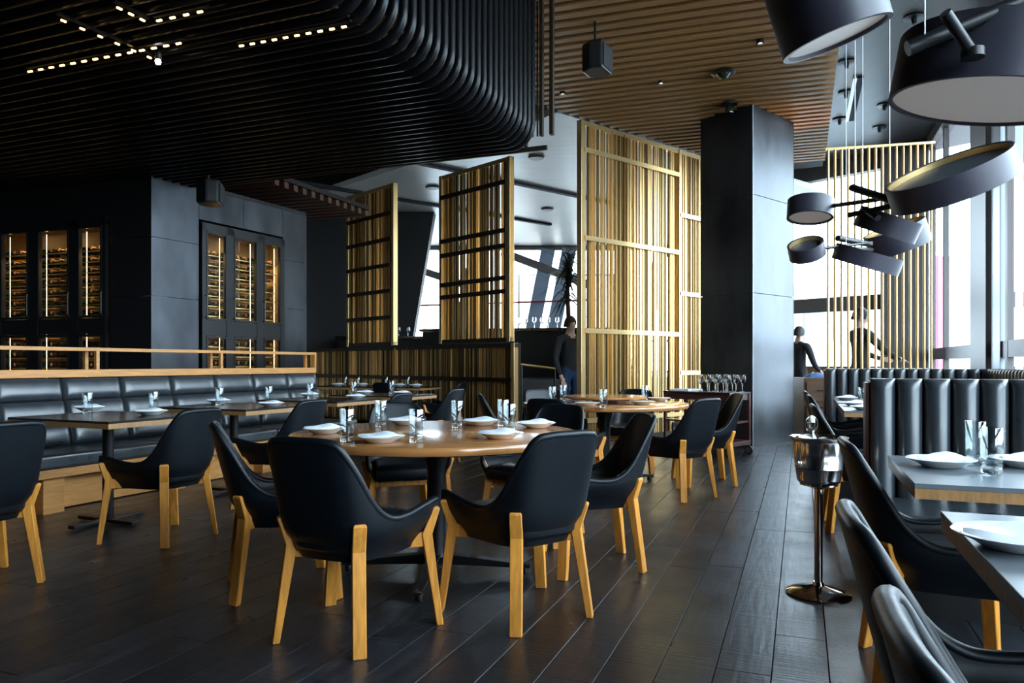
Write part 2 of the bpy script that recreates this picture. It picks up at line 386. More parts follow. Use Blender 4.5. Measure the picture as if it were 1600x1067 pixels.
lc.v = [(x + 0.17 * z, y, z) for x, y, z in lc.v]
lo_ = lc.build('column_leaning', 'wall_dark'); lo_.location = (-2.85, 16.6, 0); struct(lo_, 'dark leaning column seen between the half-wall screens')
wallseg('wall_far_right', (5.6, 21.2), (4.6, 15.7), -0.05, 5.3, 'wall_dark')

# ---- window walls
def window_wall(name, label, a, b, z0, z1, ztop, posts, transoms, mw=0.07, md=0.14, m='mullion', sill_m='mullion', lean=0.0, m2=None):
    a = Vector((a[0], a[1], 0)); b = Vector((b[0], b[1], 0)); d = (b - a); L = d.length; d.normalize()
    root = struct(link(name, None), label)
    zz = Vector((0, 0, 1))
    if z0 > 0: MB().bar(a + zz * (z0 / 2 - 0.03), b + zz * (z0 / 2 - 0.03), 0.2, z0 + 0.06).build('sill_wall', sill_m, root)
    MB().bar(a + zz * ((z1 + ztop) / 2), b + zz * ((z1 + ztop) / 2), 0.2, ztop - z1).build('header', m, root)
    for t in posts:
        p = a + d * t; q = p + d * (lean * (z1 - z0))
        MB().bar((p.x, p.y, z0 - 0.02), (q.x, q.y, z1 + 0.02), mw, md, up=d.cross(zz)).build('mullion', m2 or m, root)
    for t in transoms:
        if isinstance(t, tuple): t, h = t
        else: h = 0.08
        MB().bar(a + zz * t, b + zz * t, md * 0.9, h).build('transom', m, root)
    ts = [0.0] + [t for t in sorted(posts) if 0 < t < L] + [L]
    for t0, t1 in zip(ts, ts[1:]):
        if t1 - t0 < 0.1: continue
        MB().bar(a + d * (t0 + mw / 2) + zz * ((z0 + z1) / 2), a + d * (t1 - mw / 2) + zz * ((z0 + z1) / 2), 0.008, z1 - z0).build('pane', 'window_glass', root)
    mid = (a + b) / 2 + zz * ((z0 + z1) / 2)
    ld = bpy.data.lights.new('portal', 'AREA'); ld.shape = 'RECTANGLE'; ld.size = L; ld.size_y = z1 - z0
    ld.cycles.is_portal = True
    lo = bpy.data.objects.new(name + '_portal', ld); COL.objects.link(lo)
    n = d.cross(zz)
    if n.dot(Vector((0, 5, 0)) - (a + b) / 2) < 0: n = -n
    lo.location = mid - n * 0.25
    R = Matrix((d, zz.cross(d) * 0 + zz, -n)).transposed()
    if R.determinant() < 0: R = Matrix((-d, zz, -n)).transposed()
    lo.rotation_euler = R.to_euler()
    return root
sW = lambda s: (WC.x - U.x * s, WC.y - U.y * s)
window_wall('window_1', 'tall aisle-side window wall beside the booths', sW(0), sW(15.0), 0.50, 4.75, 5.3,
            [0.05, 1.25, 5.0, 7.0, 9.0, 11.0, 13.0, 14.9], [(1.26, 0.18)], mw=0.10, md=0.07)
window_wall('window_2', 'slanting window wall behind the steel pillar', (4.6, 15.6), (6.84, 13.2), 1.05, 4.62, 5.3,
            [0.05, 1.1, 3.2], [(2.22, 0.27)], mw=0.09, md=0.15, sill_m='cab_wood')
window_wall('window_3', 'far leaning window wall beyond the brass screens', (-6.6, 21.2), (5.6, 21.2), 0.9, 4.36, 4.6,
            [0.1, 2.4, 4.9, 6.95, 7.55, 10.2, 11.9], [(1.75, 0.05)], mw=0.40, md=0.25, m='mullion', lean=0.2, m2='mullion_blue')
w3 = bpy.data.objects['window_3']
MB().bar((-0.3, 21.1, 4.3), (2.2, 21.1, 3.35), 0.14, 0.22).build('brace', 'mullion', w3)
MB().bar((-3.9, 21.1, 4.2), (-1.2, 21.1, 3.3), 0.14, 0.2).build('brace', 'mullion', w3)
MB().bar((-3.9, 21.05, 2.72), (2.4, 21.05, 2.92), 0.05, 0.05).build('rail', 'red_metal', w3)
# corner column and the two broad window columns
def column(name, c, w, d, z0, z1, deg, m, label=None):
    o = MB().box((0, 0, (z0 + z1) / 2), (w, d, z1 - z0)).build(name, m, None, bevel=0.006)
    o.location = (c[0], c[1], 0); o.rotation_euler = (0, 0, heading(deg)); return struct(o, label)
column('column_corner', (6.93, 12.93), 0.75, 0.42, -0.03, 4.95, -50 + 90, 'mullion', 'bronze corner column between the window walls')
c1 = Vector((*sW(3.9), 0)) + V * 0.12
column('column_window', c1, 0.42, 0.85, -0.03, 4.95, 21.4, 'mullion', 'broad bronze window column above the booths')
c2 = Vector((*sW(4.60), 0)) + V * 0.06
column('column_window_light', c2, 0.22, 0.40, -0.03, 4.95, 21.4, 'mullion_light', 'pale metal window column above the booths')

# ---- outside: ground, pale buildings, bright sign
gr = struct(MB().box((0, 40, -4.5), (260, 260, 0.2)).build('ground', 'ground_pale'), 'pale ground outside far below the windows')
def building(name, label, c, w, d, h, deg, rows, cols, m='facade'):
    t = thing(name, label, 'building', c, heading(deg))
    MB().box((0, 0, h / 2), (w, d, h)).build('wall', m, t)
    MB().box((0, 0, h + 0.15), (w + 0.4, d + 0.4, 0.3)).build('roof', 'facade', t)
    for i in range(rows):
        for j in range(cols):
            MB().box((-w / 2 + w * (j + 0.5) / cols, -d / 2 - 0.03, h * (i + 0.55) / rows), (w / cols * 0.5, 0.08, h / rows * 0.5)).build('window', 'facade_glass', t)
    return t
building('pale_office_block', 'pale low office block outside beside the steel pillar', (14.4, 34.0, -4.4), 8, 5, 8.4, -22, 3, 5)
building('pale_tower', 'pale distant tower outside the booth windows', (42.0, 62.0, -4.4), 12, 10, 14, -34, 5, 7)
bb = thing('billboard', 'glowing peach advertising screen outside the far windows', 'billboard', (2.0, 27.0, 0))
MB().box((0, 0, 3.0), (3.4, 0.15, 2.6)).build('screen', 'billboard', bb)
MB().box((0, 0.12, 3.0), (3.6, 0.1, 2.8)).build('frame', 'mullion', bb)
for px_ in (-1.4, 1.4): MB().box((px_, 0.1, -1.4), (0.15, 0.15, 6.2)).build('post', 'mullion', bb)
fc = bpy.data.curves.new('lettering', 'FONT'); fc.body = 'VER'; fc.size = 0.45; fc.extrude = 0.004; fc.align_x = 'CENTER'; fc.materials.append(M['billboard_text'])
fo = bpy.data.objects.new('lettering_tmp', fc); COL.objects.link(fo)
dgx = bpy.context.evaluated_depsgraph_get(); dgx.update(); lm = bpy.data.meshes.new_from_object(fo.evaluated_get(dgx)); bpy.data.objects.remove(fo)
fo = link('lettering', lm, bb, (-1.0, -0.085, 2.95)); fo.rotation_euler = (rad(90), 0, 0); fo.scale = (-1, 1, 1)
b2 = thing('advertising_banner', 'pink and turquoise advertising banner outside the corner window', 'banner', (13.9, 24.0, 0), heading(-35))
MB().box((0.0, 0, 2.4), (0.34, 0.15, 4.4)).build('pink_panel', 'facade_pink', b2)
MB().box((0.22, 0, 2.4), (0.10, 0.15, 4.4)).build('turquoise_panel', 'facade_teal', b2)
MB().box((0.3, 0.15, -0.2), (0.2, 0.15, 8.6)).build('post', 'mullion', b2)

# ---- raised level behind the half wall: platform, steps, bar counter
plat = struct(MB().prism([(W_R.x - 0.15, W_R.y + 0.6), (0.85, 11.9), (4.3, 15.2), (5.2, 20.9), (-6.0, 20.9), (W_R.x + W_D.x * 6.0 + 0.2, W_R.y + W_D.y * 6.0 + 0.3)], -0.02, 0.85).build('platform', 'wall_dark'), 'dark raised floor behind the brass half wall')
steps = struct(link('steps', None), 'dark steps up to the raised floor')
for i in range(4):
    c = Vector((0.62, 11.05, 0)) + dirv(20) * (0.26 * (3 - i) * 0 + 0.2 * i)
    MB().box((c.x, c.y + 0.1, 0.17 * (i + 0.5) - 0.0), (1.0, 0.26, 0.17 * (i + 1) - 0.17 * i)).build('step', 'wall_dark', steps)

# ---- steel pillar
PB = F(1176.5, 700.5); PD = dirv(48.8); PN = dirv(48.8 - 90)
pil = struct(link('pillar', None), 'blackened steel clad pillar beside the aisle')
pw, pd = 1.06, 0.80
core = PB + PD * pw / 2 + PN * pd / 2
MB().box((core.x, core.y, 2.3), (pw - 0.04, pd - 0.04, 4.6), heading(48.8) + PI / 2).build('core', 'joint_black', pil)
zs = [0.0, 2.02, 3.30, 4.60]
for z0, z1 in zip(zs, zs[1:]):
    for q0, q1, nrm in ((PB, PB + PD * pw, -PN), (PB, PB + PN * pd, -PD), (PB + PN * pd, PB + PN * pd + PD * pw, PN), (PB + PD * pw, PB + PD * pw + PN * pd, PD)):
        c0 = q0 + Vector((0, 0, (z0 + z1) / 2)) - nrm * 0.008; c1_ = q1 + Vector((0, 0, (z0 + z1) / 2)) - nrm * 0.008
        mb = MB().bar(c0, c1_, 0.012, z1 - z0 - 0.008)
        mb.build('steel_panel', 'steel_panel', pil)
MB().box((PB.x - 0.002, PB.y - 0.002, 2.3), (0.010, 0.010, 4.6), heading(48.8)).build('edge_trim', 'mullion_light', pil)
MB().bar(PB - PN * 0.006 + Vector((0, 0, 0.006)), PB + PD * pw - PN * 0.006 + Vector((0, 0, 0.006)), 0.006, 0.012).build('base_trim', 'mullion', pil)
spot('pillar_uplight', None, tuple(PB + PD * 1.2 - PN * 0.1 + Vector((0, 0, 3.75))), tuple(PB + PD * 1.0 - PN * 0.05 + Vector((0, 0, 4.4))), 14, (1.0, 0.55, 0.15), 100)

# ---- wine room: black wall and steel wall meeting at a corner, with cabinets behind glass
C0 = Vector((-3.825, 7.8, 0)); CD = dirv(25.8); AD = Vector((-0.951, 0.31, 0)).normalized()
ZW = 3.10
def wall_with_hole(name, label, p, d, L, t0, t1, z0, z1, m, th, npan, inward):
    root = struct(link(name, None), label)
    off = inward * (th / 2)
    def seg(a, b, za, zb, nm):
        if b - a < 0.02 or zb - za < 0.02: return
        MB().bar(p + d * (a + 0.003) + off + Vector((0, 0, (za + zb) / 2)), p + d * (b - 0.003) + off + Vector((0, 0, (za + zb) / 2)), th, zb - za - 0.006).build(nm, m, root)
    cuts = [0.0, 0.93, 1.82, 2.45, ZW]
    for za, zb in zip(cuts, cuts[1:]):
        seg(0, t0, za, zb, 'panel'); seg(t1, L, za, zb, 'panel')
    k = npan
    for i in range(k):
        seg(t0 + (t1 - t0) * i / k, t0 + (t1 - t0) * (i + 1) / k, z1, ZW, 'panel')
        seg(t0 + (t1 - t0) * i / k, t0 + (t1 - t0) * (i + 1) / k, 0, z0, 'panel')
    return root
inC = Vector((-CD.y, CD.x, 0)); inA = Vector((AD.y, -AD.x, 0))
if inA.y < 0: inA = -inA
wall_with_hole('wall_wine_steel', 'steel panelled wall of the wine room', C0, CD, 2.39, 0.62, 1.95, 0.12, 2.74, 'steel_panel', 0.06, 2, inC)
wall_with_hole('wall_wine_black', 'black panelled wall of the wine room', C0, AD, 5.6, 0.55, 2.62, 0.12, 2.66, 'black_panel', 0.06, 3, inA)
struct(MB().prism([(C0.x, C0.y), tuple((C0 + CD * 2.39)[:2]), (-5.6, 13.0), (-9.4, 12.0), tuple((C0 + AD * 5.6)[:2])], ZW, ZW + 0.04).build('ceiling_wine_room', 'black_panel'))
wallseg('wall_wine_end', tuple((C0 + CD * 2.37)[:2]), tuple((C0 + CD * 2.37 + inC * 2.5)[:2]), 0, ZW, 'steel_panel', 0.06)

bottle_me = MB().lathe([(0, 0), (0.036, 0.0), (0.038, 0.01), (0.038, 0.17), (0.034, 0.195), (0.016, 0.225), (0.0145, 0.285), (0.017, 0.29), (0.017, 0.30), (0.0, 0.30)], 10).mesh('wine_bottle', 'bottle_glass', smooth=True)
foil_me = MB().lathe([(0.0155, 0.235), (0.0155, 0.285), (0.0185, 0.288), (0.0185, 0.302), (0, 0.303)], 10).mesh('foil', 'bottle_foil', smooth=True)
ROWN = ['one', 'two', 'three', 'four', 'five', 'six', 'seven', 'eight', 'nine', 'ten', 'eleven', 'twelve', 'thirteen', 'fourteen', 'fifteen', 'sixteen', 'seventeen', 'eighteen']
ORD = ['first', 'second', 'third', 'fourth', 'fifth']
def wine_cabinet(label, wname, p, d, inn, t0, widths, frames, ztop, group, seed, neck_out=True, strip_side=None):
    """p: corner of the wall, d along it, inn into the wall; a run of glazed doors starting t0 along the wall"""
    rng = random.Random(seed)
    tot = sum(widths) + sum(frames)
    root = thing('wine_cabinet', label, 'wine cabinet', p + d * t0)
    dep = 0.50
    loc = lambda t, y, z: d * t + inn * y + Vector((0, 0, z))
    def lbar(a, b, w, h): return MB().bar(a, b, w, h)
    # carcass
    lbar(loc(0, dep, ztop / 2 + 0.06), loc(tot, dep, ztop / 2 + 0.06), 0.03, ztop - 0.1).build('back_panel', 'wine_back', root)
    lbar(loc(0, dep / 2, ztop - 0.02), loc(tot, dep / 2, ztop - 0.02), dep, 0.03).build('top_panel', 'wine_back', root)
    for t in (0.012, tot - 0.012): MB().bar(loc(t, 0.02, ztop / 2 + 0.06), loc(t, dep, ztop / 2 + 0.06), 0.024, ztop - 0.1).build('side_panel', 'wine_back', root)
    # frame members
    fr = MB()
    zb, zm0, zm1 = 0.14, 1.42, 1.60
    fr.bar(loc(0, 0.0, ztop - 0.035), loc(tot, 0.0, ztop - 0.035), 0.06, 0.09)
    fr.bar(loc(0, 0.0, zm0 + 0.09), loc(tot, 0.0, zm0 + 0.09), 0.05, 0.17)
    fr.bar(loc(0, 0.0, zb + 0.03), loc(tot, 0.0, zb + 0.03), 0.06, 0.1)
    t = 0.0; panes = []
    for i, f in enumerate(frames):
        fr.bar(loc(t + 0.0, 0.0, ztop / 2 + 0.07), loc(t + f, 0.0, ztop / 2 + 0.07), 0.06, ztop - 0.14)
        t += f
        if i < len(widths): panes.append((t, t + widths[i])); t += widths[i]
    fr.build('frame', 'black_metal', root)
    for i, (a, b) in enumerate(panes):
        for (za, zc, nm) in ((zm1, ztop - 0.08, 'upper_door'), (zb + 0.08, zm0, 'lower_door')):
            dm = MB()
            for tt in (a + 0.01, b - 0.01): dm.bar(loc(tt, -0.02, za), loc(tt, -0.02, zc), 0.02, 0.03, up=inn)
            for z in (za + 0.012, zc - 0.012): dm.bar(loc(a, -0.02, z), loc(b, -0.02, z), 0.03, 0.024)
            dr = dm.build(nm, 'black_metal', root)
            MB().bar(loc(a + 0.01, -0.018, (za + zc) / 2), loc(b - 0.01, -0.018, (za + zc) / 2), 0.006, zc - za - 0.02).build('glass', 'window_glass', dr)
            if nm == 'upper_door':
                hm = MB(); hm.tube([loc(a - 0.035, -0.05, 1.62), loc(a - 0.035, -0.075, 1.64), loc(a - 0.035, -0.075, 1.86), loc(a - 0.035, -0.05, 1.88)], 0.008, 8); hm.build('handle', 'black_metal', dr)
        # lit strips beside the racks
        ss = a + 0.02 if (strip_side or 'l') == 'l' else b - 0.02
        MB().bar(loc(ss, 0.07, 1.62), loc(ss, 0.07, ztop - 0.12), 0.0035, 0.004, up=inn).build('light_strip', 'led_wine', root)
        MB().bar(loc(ss, 0.07, 0.3), loc(ss, 0.07, 1.42), 0.0035, 0.004, up=inn).build('light_strip', 'led_wine', root)
        MB().lathe([(0, 0), (0.012, 0), (0.02, 0.03), (0.02, 0.04)], 14, tuple(loc((a + b) / 2, 0.05, ztop - 0.08))).build('spotlight', 'bulb', root, smooth=True)  # glowing lamp body, added along with the fill light below
        q = p + d * t0
        spot('cabinet_fill_light', root, tuple(q + loc((a + b) / 2, 0.055, ztop - 0.10)), tuple(q + loc((a + b) / 2, 0.16, 0.6)), 85, (1.0, 0.66, 0.26), 80, radius=0.015)  # added fill light, brightens the cabinet inside beyond its strips
        z = ztop - 0.34; row = 0
        while z > 0.9:
            if not (1.40 < z < 1.62):
                MB().bar(loc(a - 0.02, 0.06, z), loc(b + 0.02, 0.06, z), 0.014, 0.012).build('rack_rail', 'copper_rail', root)
                MB().bar(loc(a - 0.02, 0.36, z), loc(b + 0.02, 0.36, z), 0.014, 0.012).build('rack_rail', 'copper_rail', root)
                n = max(2, int((b - a) / 0.098))
                for j in range(n):
                    if rng.random() < 0.06: continue
                    tt = a + (b - a) * (j + 0.5) / n
                    w = p + d * t0 + loc(tt, 0.40, z + 0.047)
                    o = link('wine_bottle', bottle_me); o.location = w
                    zax = -inn; xax = d; yax = zax.cross(xax)
                    o.rotation_euler = Matrix((xax, yax, zax)).transposed().to_euler()
                    tag(o, f'wine bottle in row {ROWN[row]}, {ORD[j]} along, {ORD[i]} glass door of the {wname}', 'bottle', f'bottles behind door {ORD[i]} from the corner of the {wname}')
                    fo_ = link('foil', foil_me, o)
            z -= 0.118; row += 1
    return root
wine_cabinet('tall lit wine cabinet set in the steel wall', 'steel-wall wine cabinet', C0, CD, inC, 0.64, [0.30, 0.37, 0.30], [0.06, 0.11, 0.11, 0.06], 2.70, 'steel', 3, strip_side='r')
wine_cabinet('tall lit wine cabinet set in the black wall', 'black-wall wine cabinet', C0, AD, inA, 0.59, [0.34, 0.46, 0.42, 0.34], [0.05, 0.13, 0.14, 0.13, 0.05], 2.68, 'black', 5, strip_side='r')

# ---- black tube canopy hanging over the left half of the room
E0 = Vector((0.20, 6.80, 0)); ZT = 3.10
can = thing('tube_canopy', 'huge dark canopy of bent black metal tubes under the ceiling', 'ceiling canopy', (E0.x, E0.y, ZT), heading(21.4))
# local frame: x = V, y = U, z up from the underside
Rb = 0.20
tp = [(0, 0, 1.62), (0, 0, 0.8), (0, 0, Rb)] + [(-Rb + Rb * math.cos(a), 0, Rb - Rb * math.sin(a)) for a in [PI / 2 * k / 6 for k in range(1, 7)]] + [(-2, 0, 0), (-4, 0, 0), (-7.6, 0, 0)]
tube_me = MB().tube(tp, 0.030, 10).mesh('tube', 'tube_black', smooth=True)
for i in range(42): link('tube', tube_me, can, (0, -0.04 - 0.112 * i, 0))
vt_me = MB().tube([(0, 0, 0.03), (0, 0, 0.8), (0, 0, 1.62)], 0.024, 8).mesh('curtain_tube', 'tube_black', smooth=True)
for j in range(64): link('curtain_tube', vt_me, can, (-0.10 - 0.112 * j, 0.06, 0))
cr_me = MB().tube([(0, 0, 0), (0, -4.6, 0)], 0.02, 8).mesh('cross_tube', 'tube_black', smooth=True)
for j in range(9): link('cross_tube', cr_me, can, (-0.45 - 0.8 * j, 0.0, 0.26))
MB().box((-3.6, 0.09, 0.01), (7.4, 0.03, 0.04)).build('edge_rail', 'dark_bronze', can)
MB().box((0.16, 0.05, 0.86), (0.035, 0.05, 1.5)).build('edge_post', 'dark_bronze', can)
MB().box((0.06, 0.05, 0.86), (0.03, 0.05, 1.5)).build('edge_post', 'dark_bronze', can)
for j in range(3): MB().box((0.0 + 0.045 * j - 0.07, 0.05, 0.86), (0.012, 0.02, 1.5)).build('edge_rod', 'dark_bronze', can)
MB().box((-3.8, -2.3, 1.5), (7.6, 4.7, 0.04)).build('lid', 'ceiling_black', can)
# light strips hanging just under the tubes: broken lines of small warm lamps
def strip(label, a, b, n, duty=0.38, z=ZT - 0.078):
    A = P(a[0], a[1], (z - EYE) * FPX / (HY - a[1])); B = P(b[0], b[1], (z - EYE) * FPX / (HY - b[1]))
    t = thing('light_strip', label, 'light strip', A, 0, 'warm light strips in the tube canopy')
    d = B - A
    MB().bar(Vector((0, 0, 0.028)), d + Vector((0, 0, 0.028)), 0.02, 0.012).build('track', 'tube_black', t)
    for k in range(n):
        q0 = d * ((k + 0.25) / n); q1 = d * ((k + 0.25 + duty) / n)
        MB().bar(q0, q1, 0.010, 0.009).build('lamp', 'led', t)
strip('warm dashed light strip across the middle of the dark canopy', (40, 113), (290, 66), 14)
strip('warm dashed light strip near the bend of the dark canopy', (370, 73), (548, 40), 10)
strip('short warm light strip slanting above the middle canopy strip', (178, 9), (232, 36), 3, 0.4)
strip('warm light strip slanting down towards the middle canopy strip', (88, 28), (248, 96), 6, 0.25)
strip('dim short light strip at the top edge of the dark canopy', (240, 34), (325, 16), 4, 0.35)
for (x, y, lb) in ((247, 96, 'small bright bulb at the crossing of two canopy light strips'), (692, 28, 'small bulb high in the canopy above the bent tubes'), (713, 25, 'tiny white bulb beside another high above the bent tubes')):
    z = ZT - 0.10 if x < 300 else 4.4
    c = P(x, y, (z - EYE) * FPX / (HY - y))
    t = thing('canopy_bulb', lb, 'light bulb', c, 0, 'small bulbs in the canopy')
    MB().lathe([(0, -0.02), (0.014, -0.016), (0.018, 0), (0.012, 0.02), (0, 0.024)], 12).build('lens', 'bulb', t, smooth=True)
    MB().lathe([(0.016, 0.012), (0.022, 0.02), (0.02, 0.06), (0, 0.062)], 12).build('socket', 'black_metal', t, smooth=True)
ex = thing('exit_sign', 'green lit sign glimpsed between the canopy tubes', 'sign', P(678, 217, 7.6), heading(21.4))
MB().box((0, 0.03, 0), (0.24, 0.05, 0.16)).build('housing', 'black_metal', ex)
for x in (-0.07, 0.07):
    for z in (-0.03, 0.035): MB().box((x, -0.005, z), (0.03, 0.02, 0.045)).build('lit_panel', 'exit_green', ex)
# ---- ceiling fittings in the timber slats
def downlight(px, py, label):
    Y = (ZC - EYE) * FPX / (HY - py); c = P(px, py, Y)
    t = thing('downlight', label, 'ceiling light', (c.x, c.y, ZC), 0, 'small downlights between the ceiling slats')
    MB().lathe([(0.028, -0.03), (0.038, -0.03), (0.038, 0.04), (0.028, 0.04)], 16, close=True).build('ring', 'black_metal', t, smooth=True)
    MB().lathe([(0, -0.012), (0.027, -0.012), (0.027, 0.02), (0, 0.02)], 16).build('lamp', 'bulb', t, smooth=True)
    spot('downlight_beam', t, (c.x, c.y, ZC - 0.05), (c.x, c.y, 0), 60, (1.0, 0.80, 0.55), 70)
downlight(1033, 127, 'tiny lit downlight in the middle of the slatted ceiling')
downlight(879, 144, 'tiny lit downlight at the canopy end of the slatted ceiling')
downlight(1188, 64, 'tiny lit downlight close to the nearest drum lamp')
def at_ceiling(px, py, z=ZC):
    Y = (z - EYE) * FPX / (HY - py); return P(px, py, Y)
c = at_ceiling(1130, 112); t = thing('ceiling_camera', 'black dome camera on the slatted ceiling', 'camera', (c.x, c.y, ZC))
MB().lathe([(0.13, 0), (0.14, -0.015), (0.12, -0.03), (0.0, -0.03)], 24).build('base', 'black_metal', t, smooth=True)
MB().lathe([(0, -0.085), (0.05, -0.07), (0.08, -0.03)], 20).build('dome', 'bottle_glass', t, smooth=True)
c = at_ceiling(1140, 160); t = thing('ceiling_spotlight', 'small black spotlight on the ceiling above the steel pillar', 'spotlight', (c.x, c.y, ZC))
MB().lathe([(0.10, 0), (0.10, -0.03), (0.0, -0.03)], 20).build('base', 'black_metal', t, smooth=True)
MB().lathe([(0, -0.15), (0.05, -0.14), (0.06, -0.09), (0.03, -0.03)], 16).build('head', 'bottle_glass', t, smooth=True)
sp = at_ceiling(934, 90, 4.1); t = thing('loudspeaker', 'black wedge loudspeaker hanging under the slatted ceiling', 'loudspeaker', (sp.x, sp.y, sp.z), heading(-60))
MB().prism([(-0.13, -0.10), (0.13, -0.10), (0.16, 0.02), (0.09, 0.13), (-0.09, 0.13), (-0.16, 0.02)], -0.15, 0.12).build('cabinet', 'black_panel', t, bevel=0.02)
MB().box((0, -0.105, -0.02), (0.22, 0.012, 0.22)).build('grille', 'joint_black', t)
MB().tube([(0, 0.03, 0.11), (0, 0.03, ZC - sp.z)], 0.012, 8).build('bracket', 'black_metal', t)
sp = P(330, 302, 7.7); t = thing('loudspeaker', 'black wedge loudspeaker above the steel wine wall', 'loudspeaker', sp, heading(-100))
MB().prism([(-0.13, -0.10), (0.13, -0.10), (0.16, 0.02), (0.09, 0.13), (-0.09, 0.13), (-0.16, 0.02)], -0.12, 0.12).build('cabinet', 'black_panel', t, bevel=0.02)
MB().box((0, -0.105, -0.01), (0.22, 0.012, 0.2)).build('grille', 'joint_black', t)
MB().tube([(0, 0.03, 0.11), (0, 0.03, 0.185)], 0.012, 8).build('bracket', 'black_metal', t)

# ---- brass slat screens
slat_b = MB().box((0, 0, 0), (1, 1, 1)).mesh('slat', 'brass'); slat_d = MB().box((0, 0, 0), (1, 1, 1)).mesh('slat', 'brass_dark')
def brass_screen(name, label, a, d, L, z0, z1, seed, fill, bars, ends, front, dark=0.25, cat='screen', backing=None, top_rail=True, mids=()):
    """slats standing along d from a; front = side vector the rails lie on"""
    rng = random.Random(seed)
    yaw = math.atan2(d.y, d.x)
    t = thing(name, label, cat, (a.x, a.y, 0), yaw)
    s = 1 if Vector((-d.y, d.x, 0)).dot(front) > 0 else -1      # local +y or -y is the front
    for e in ends: MB().box((e, 0, (z0 + z1) / 2), (0.07, 0.09, z1 - z0)).build('frame_post', 'brass_frame', t, bevel=0.004)
    for e in mids: MB().box((e, s * 0.02, (z0 + z1) / 2), (0.06, 0.07, z1 - z0)).build('frame_post', 'brass_frame', t, bevel=0.004)
    if top_rail:
        for z in (z1 - 0.035, z0 + 0.03): MB().box((L / 2, 0, z), (L, 0.08, 0.06)).build('frame_rail', 'brass_frame' if z > 2 else 'dark_bronze', t)
    for (b0, b1, z, m) in bars: MB().box(((b0 + b1) / 2, s * 0.055, z), (b1 - b0, 0.025, 0.065)).build('cross_bar', m, t)
    if backing: MB().box((L / 2, -s * 0.07, (z0 + z1) / 2), (L, 0.03, z1 - z0)).build('backing', backing, t)
    x = 0.06
    while x < L - 0.06:
        w = rng.choice((0.012, 0.014, 0.018, 0.024, 0.034))
        o = link('slat', slat_d if rng.random() < dark else slat_b, t, (x + w / 2, rng.uniform(-0.02, 0.02), (z0 + z1) / 2))
        o.scale = (w, rng.uniform(0.014, 0.05), z1 - z0 - 0.06)
        x += w + rng.expovariate(1.0) * fill + 0.004
    return t
fR = Vector((0.65, -0.76, 0))
LR = 3.02
tR = lambda px: cross_line(R_A, R_D, Vector((0, 0, 0)), Vector(((px - CX) / FPX, 1, 0)))
mid = tR(1059)
zR = lambda px, py: EYE + (HY - py) / FPX * (R_A + R_D * tR(px)).y
b_ = lambda x0, x1, px, py: (x0, x1, zR(px, py), 'brass_frame')
brass_screen('brass_screen', 'tall bright brass slat screen beside the steel pillar', R_A, R_D, LR, 0.0, 4.44, 11, 0.011,
             [b_(0.06, mid, 1000, 259), b_(0.06, mid, 980, 383), b_(0.06, mid, 980, 519.5), b_(mid, LR, 1080, 341), b_(mid, LR, 1080, 461), b_(mid, LR, 1080, 582), b_(0.06, LR, 940, 655)],
             [0.035, LR - 0.035], fR, dark=0.12, mids=(mid,))
fW = Vector((-0.72, -0.69, 0))
tW = lambda px: cross_line(W_R, W_D, Vector((0, 0, 0)), Vector(((px - CX) / FPX, 1, 0)))
def zW(px, py): return EYE + (HY - py) / FPX * (W_R + W_D * tW(px)).y
def wscreen(label, px0, px1, ztop, seed, fill, ys, pxm, dark):
    t0, t1 = tW(px1), tW(px0); a = W_R + W_D * t0; L = t1 - t0
    brass_screen('brass_screen', label, a, W_D, L, 1.42, ztop, seed, fill, [(0.07, L - 0.03, zW(pxm, y), 'dark_bronze') for y in ys], [0.035, L - 0.02], fW, dark)
wscreen('brass slat screen standing on the half wall, the one nearer the tall screen', 690, 800, 4.12, 21, 0.009, (297, 369, 392, 440, 460), 745, 0.3)
wscreen('brass slat screen on the half wall, closest to the wine room', 545, 618, 4.25, 22, 0.006, (341, 380, 419, 458, 498), 582, 0.3)
brass_screen('half_wall', 'low half wall clad in brass slats behind the dining tables', W_R, W_D, 6.4, 0.0, 1.40, 31, 0.008,
             [(0.05, 6.3, 0.86, 'dark_bronze')], [0.04], fW, 0.45, cat='half wall', backing='dark_bronze')
# ---- brass tube divider behind the far booth
TB = Vector((494 / FPX * 8.62, 8.62, 0)); TD = Vector((0.973, -0.23, 0)).normalized()
td = thing('tube_divider', 'row of slim brass tubes rising behind the far booth', 'room divider', TB, math.atan2(TD.y, TD.x))
bt_me = MB().tube([(0, 0, 0.0), (0, 0, 1.8), (0, 0, 3.60)], 0.0145, 12).mesh('brass_tube', 'brass', smooth=True)
for k in range(16): link('brass_tube', bt_me, td, (0.073 * k, 0, 0.0))
MB().box((0.55, 0, 3.61), (1.16, 0.035, 0.025)).build('top_rail', 'brass_frame', td)
MB().box((0.55, 0, 0.02), (1.16, 0.05, 0.04)).build('bottom_rail', 'brass_frame', td)

# ================================================================== CHAIRS
def catmull(pts, n):
    out = []; k = len(pts)
    for i in range(k - 1):
        p0, p1, p2, p3 = pts[max(i - 1, 0)], pts[i], pts[i + 1], pts[min(i + 2, k - 1)]
        for j in range(n):
            t = j / n
            out.append(tuple(0.5 * (2 * b + (c - a) * t + (2 * a - 5 * b + 4 * c - d) * t * t + (3 * b - a - 3 * c + d) * t ** 3) for a, b, c, d in zip(p0, p1, p2, p3)))
    out.append(tuple(pts[-1])); return out
def smooth01(t): t = max(0, min(1, t)); return t * t * (3 - 2 * t)
Z0 = 0.335
half = [(0.272, 0.235, 0.525), (0.268, 0.13, 0.508), (0.258, 0.02, 0.490), (0.246, -0.07, 0.497), (0.228, -0.132, 0.560), (0.198, -0.178, 0.705), (0.160, -0.208, 0.788), (0.10, -0.224, 0.806), (0.0, -0.228, 0.808)]
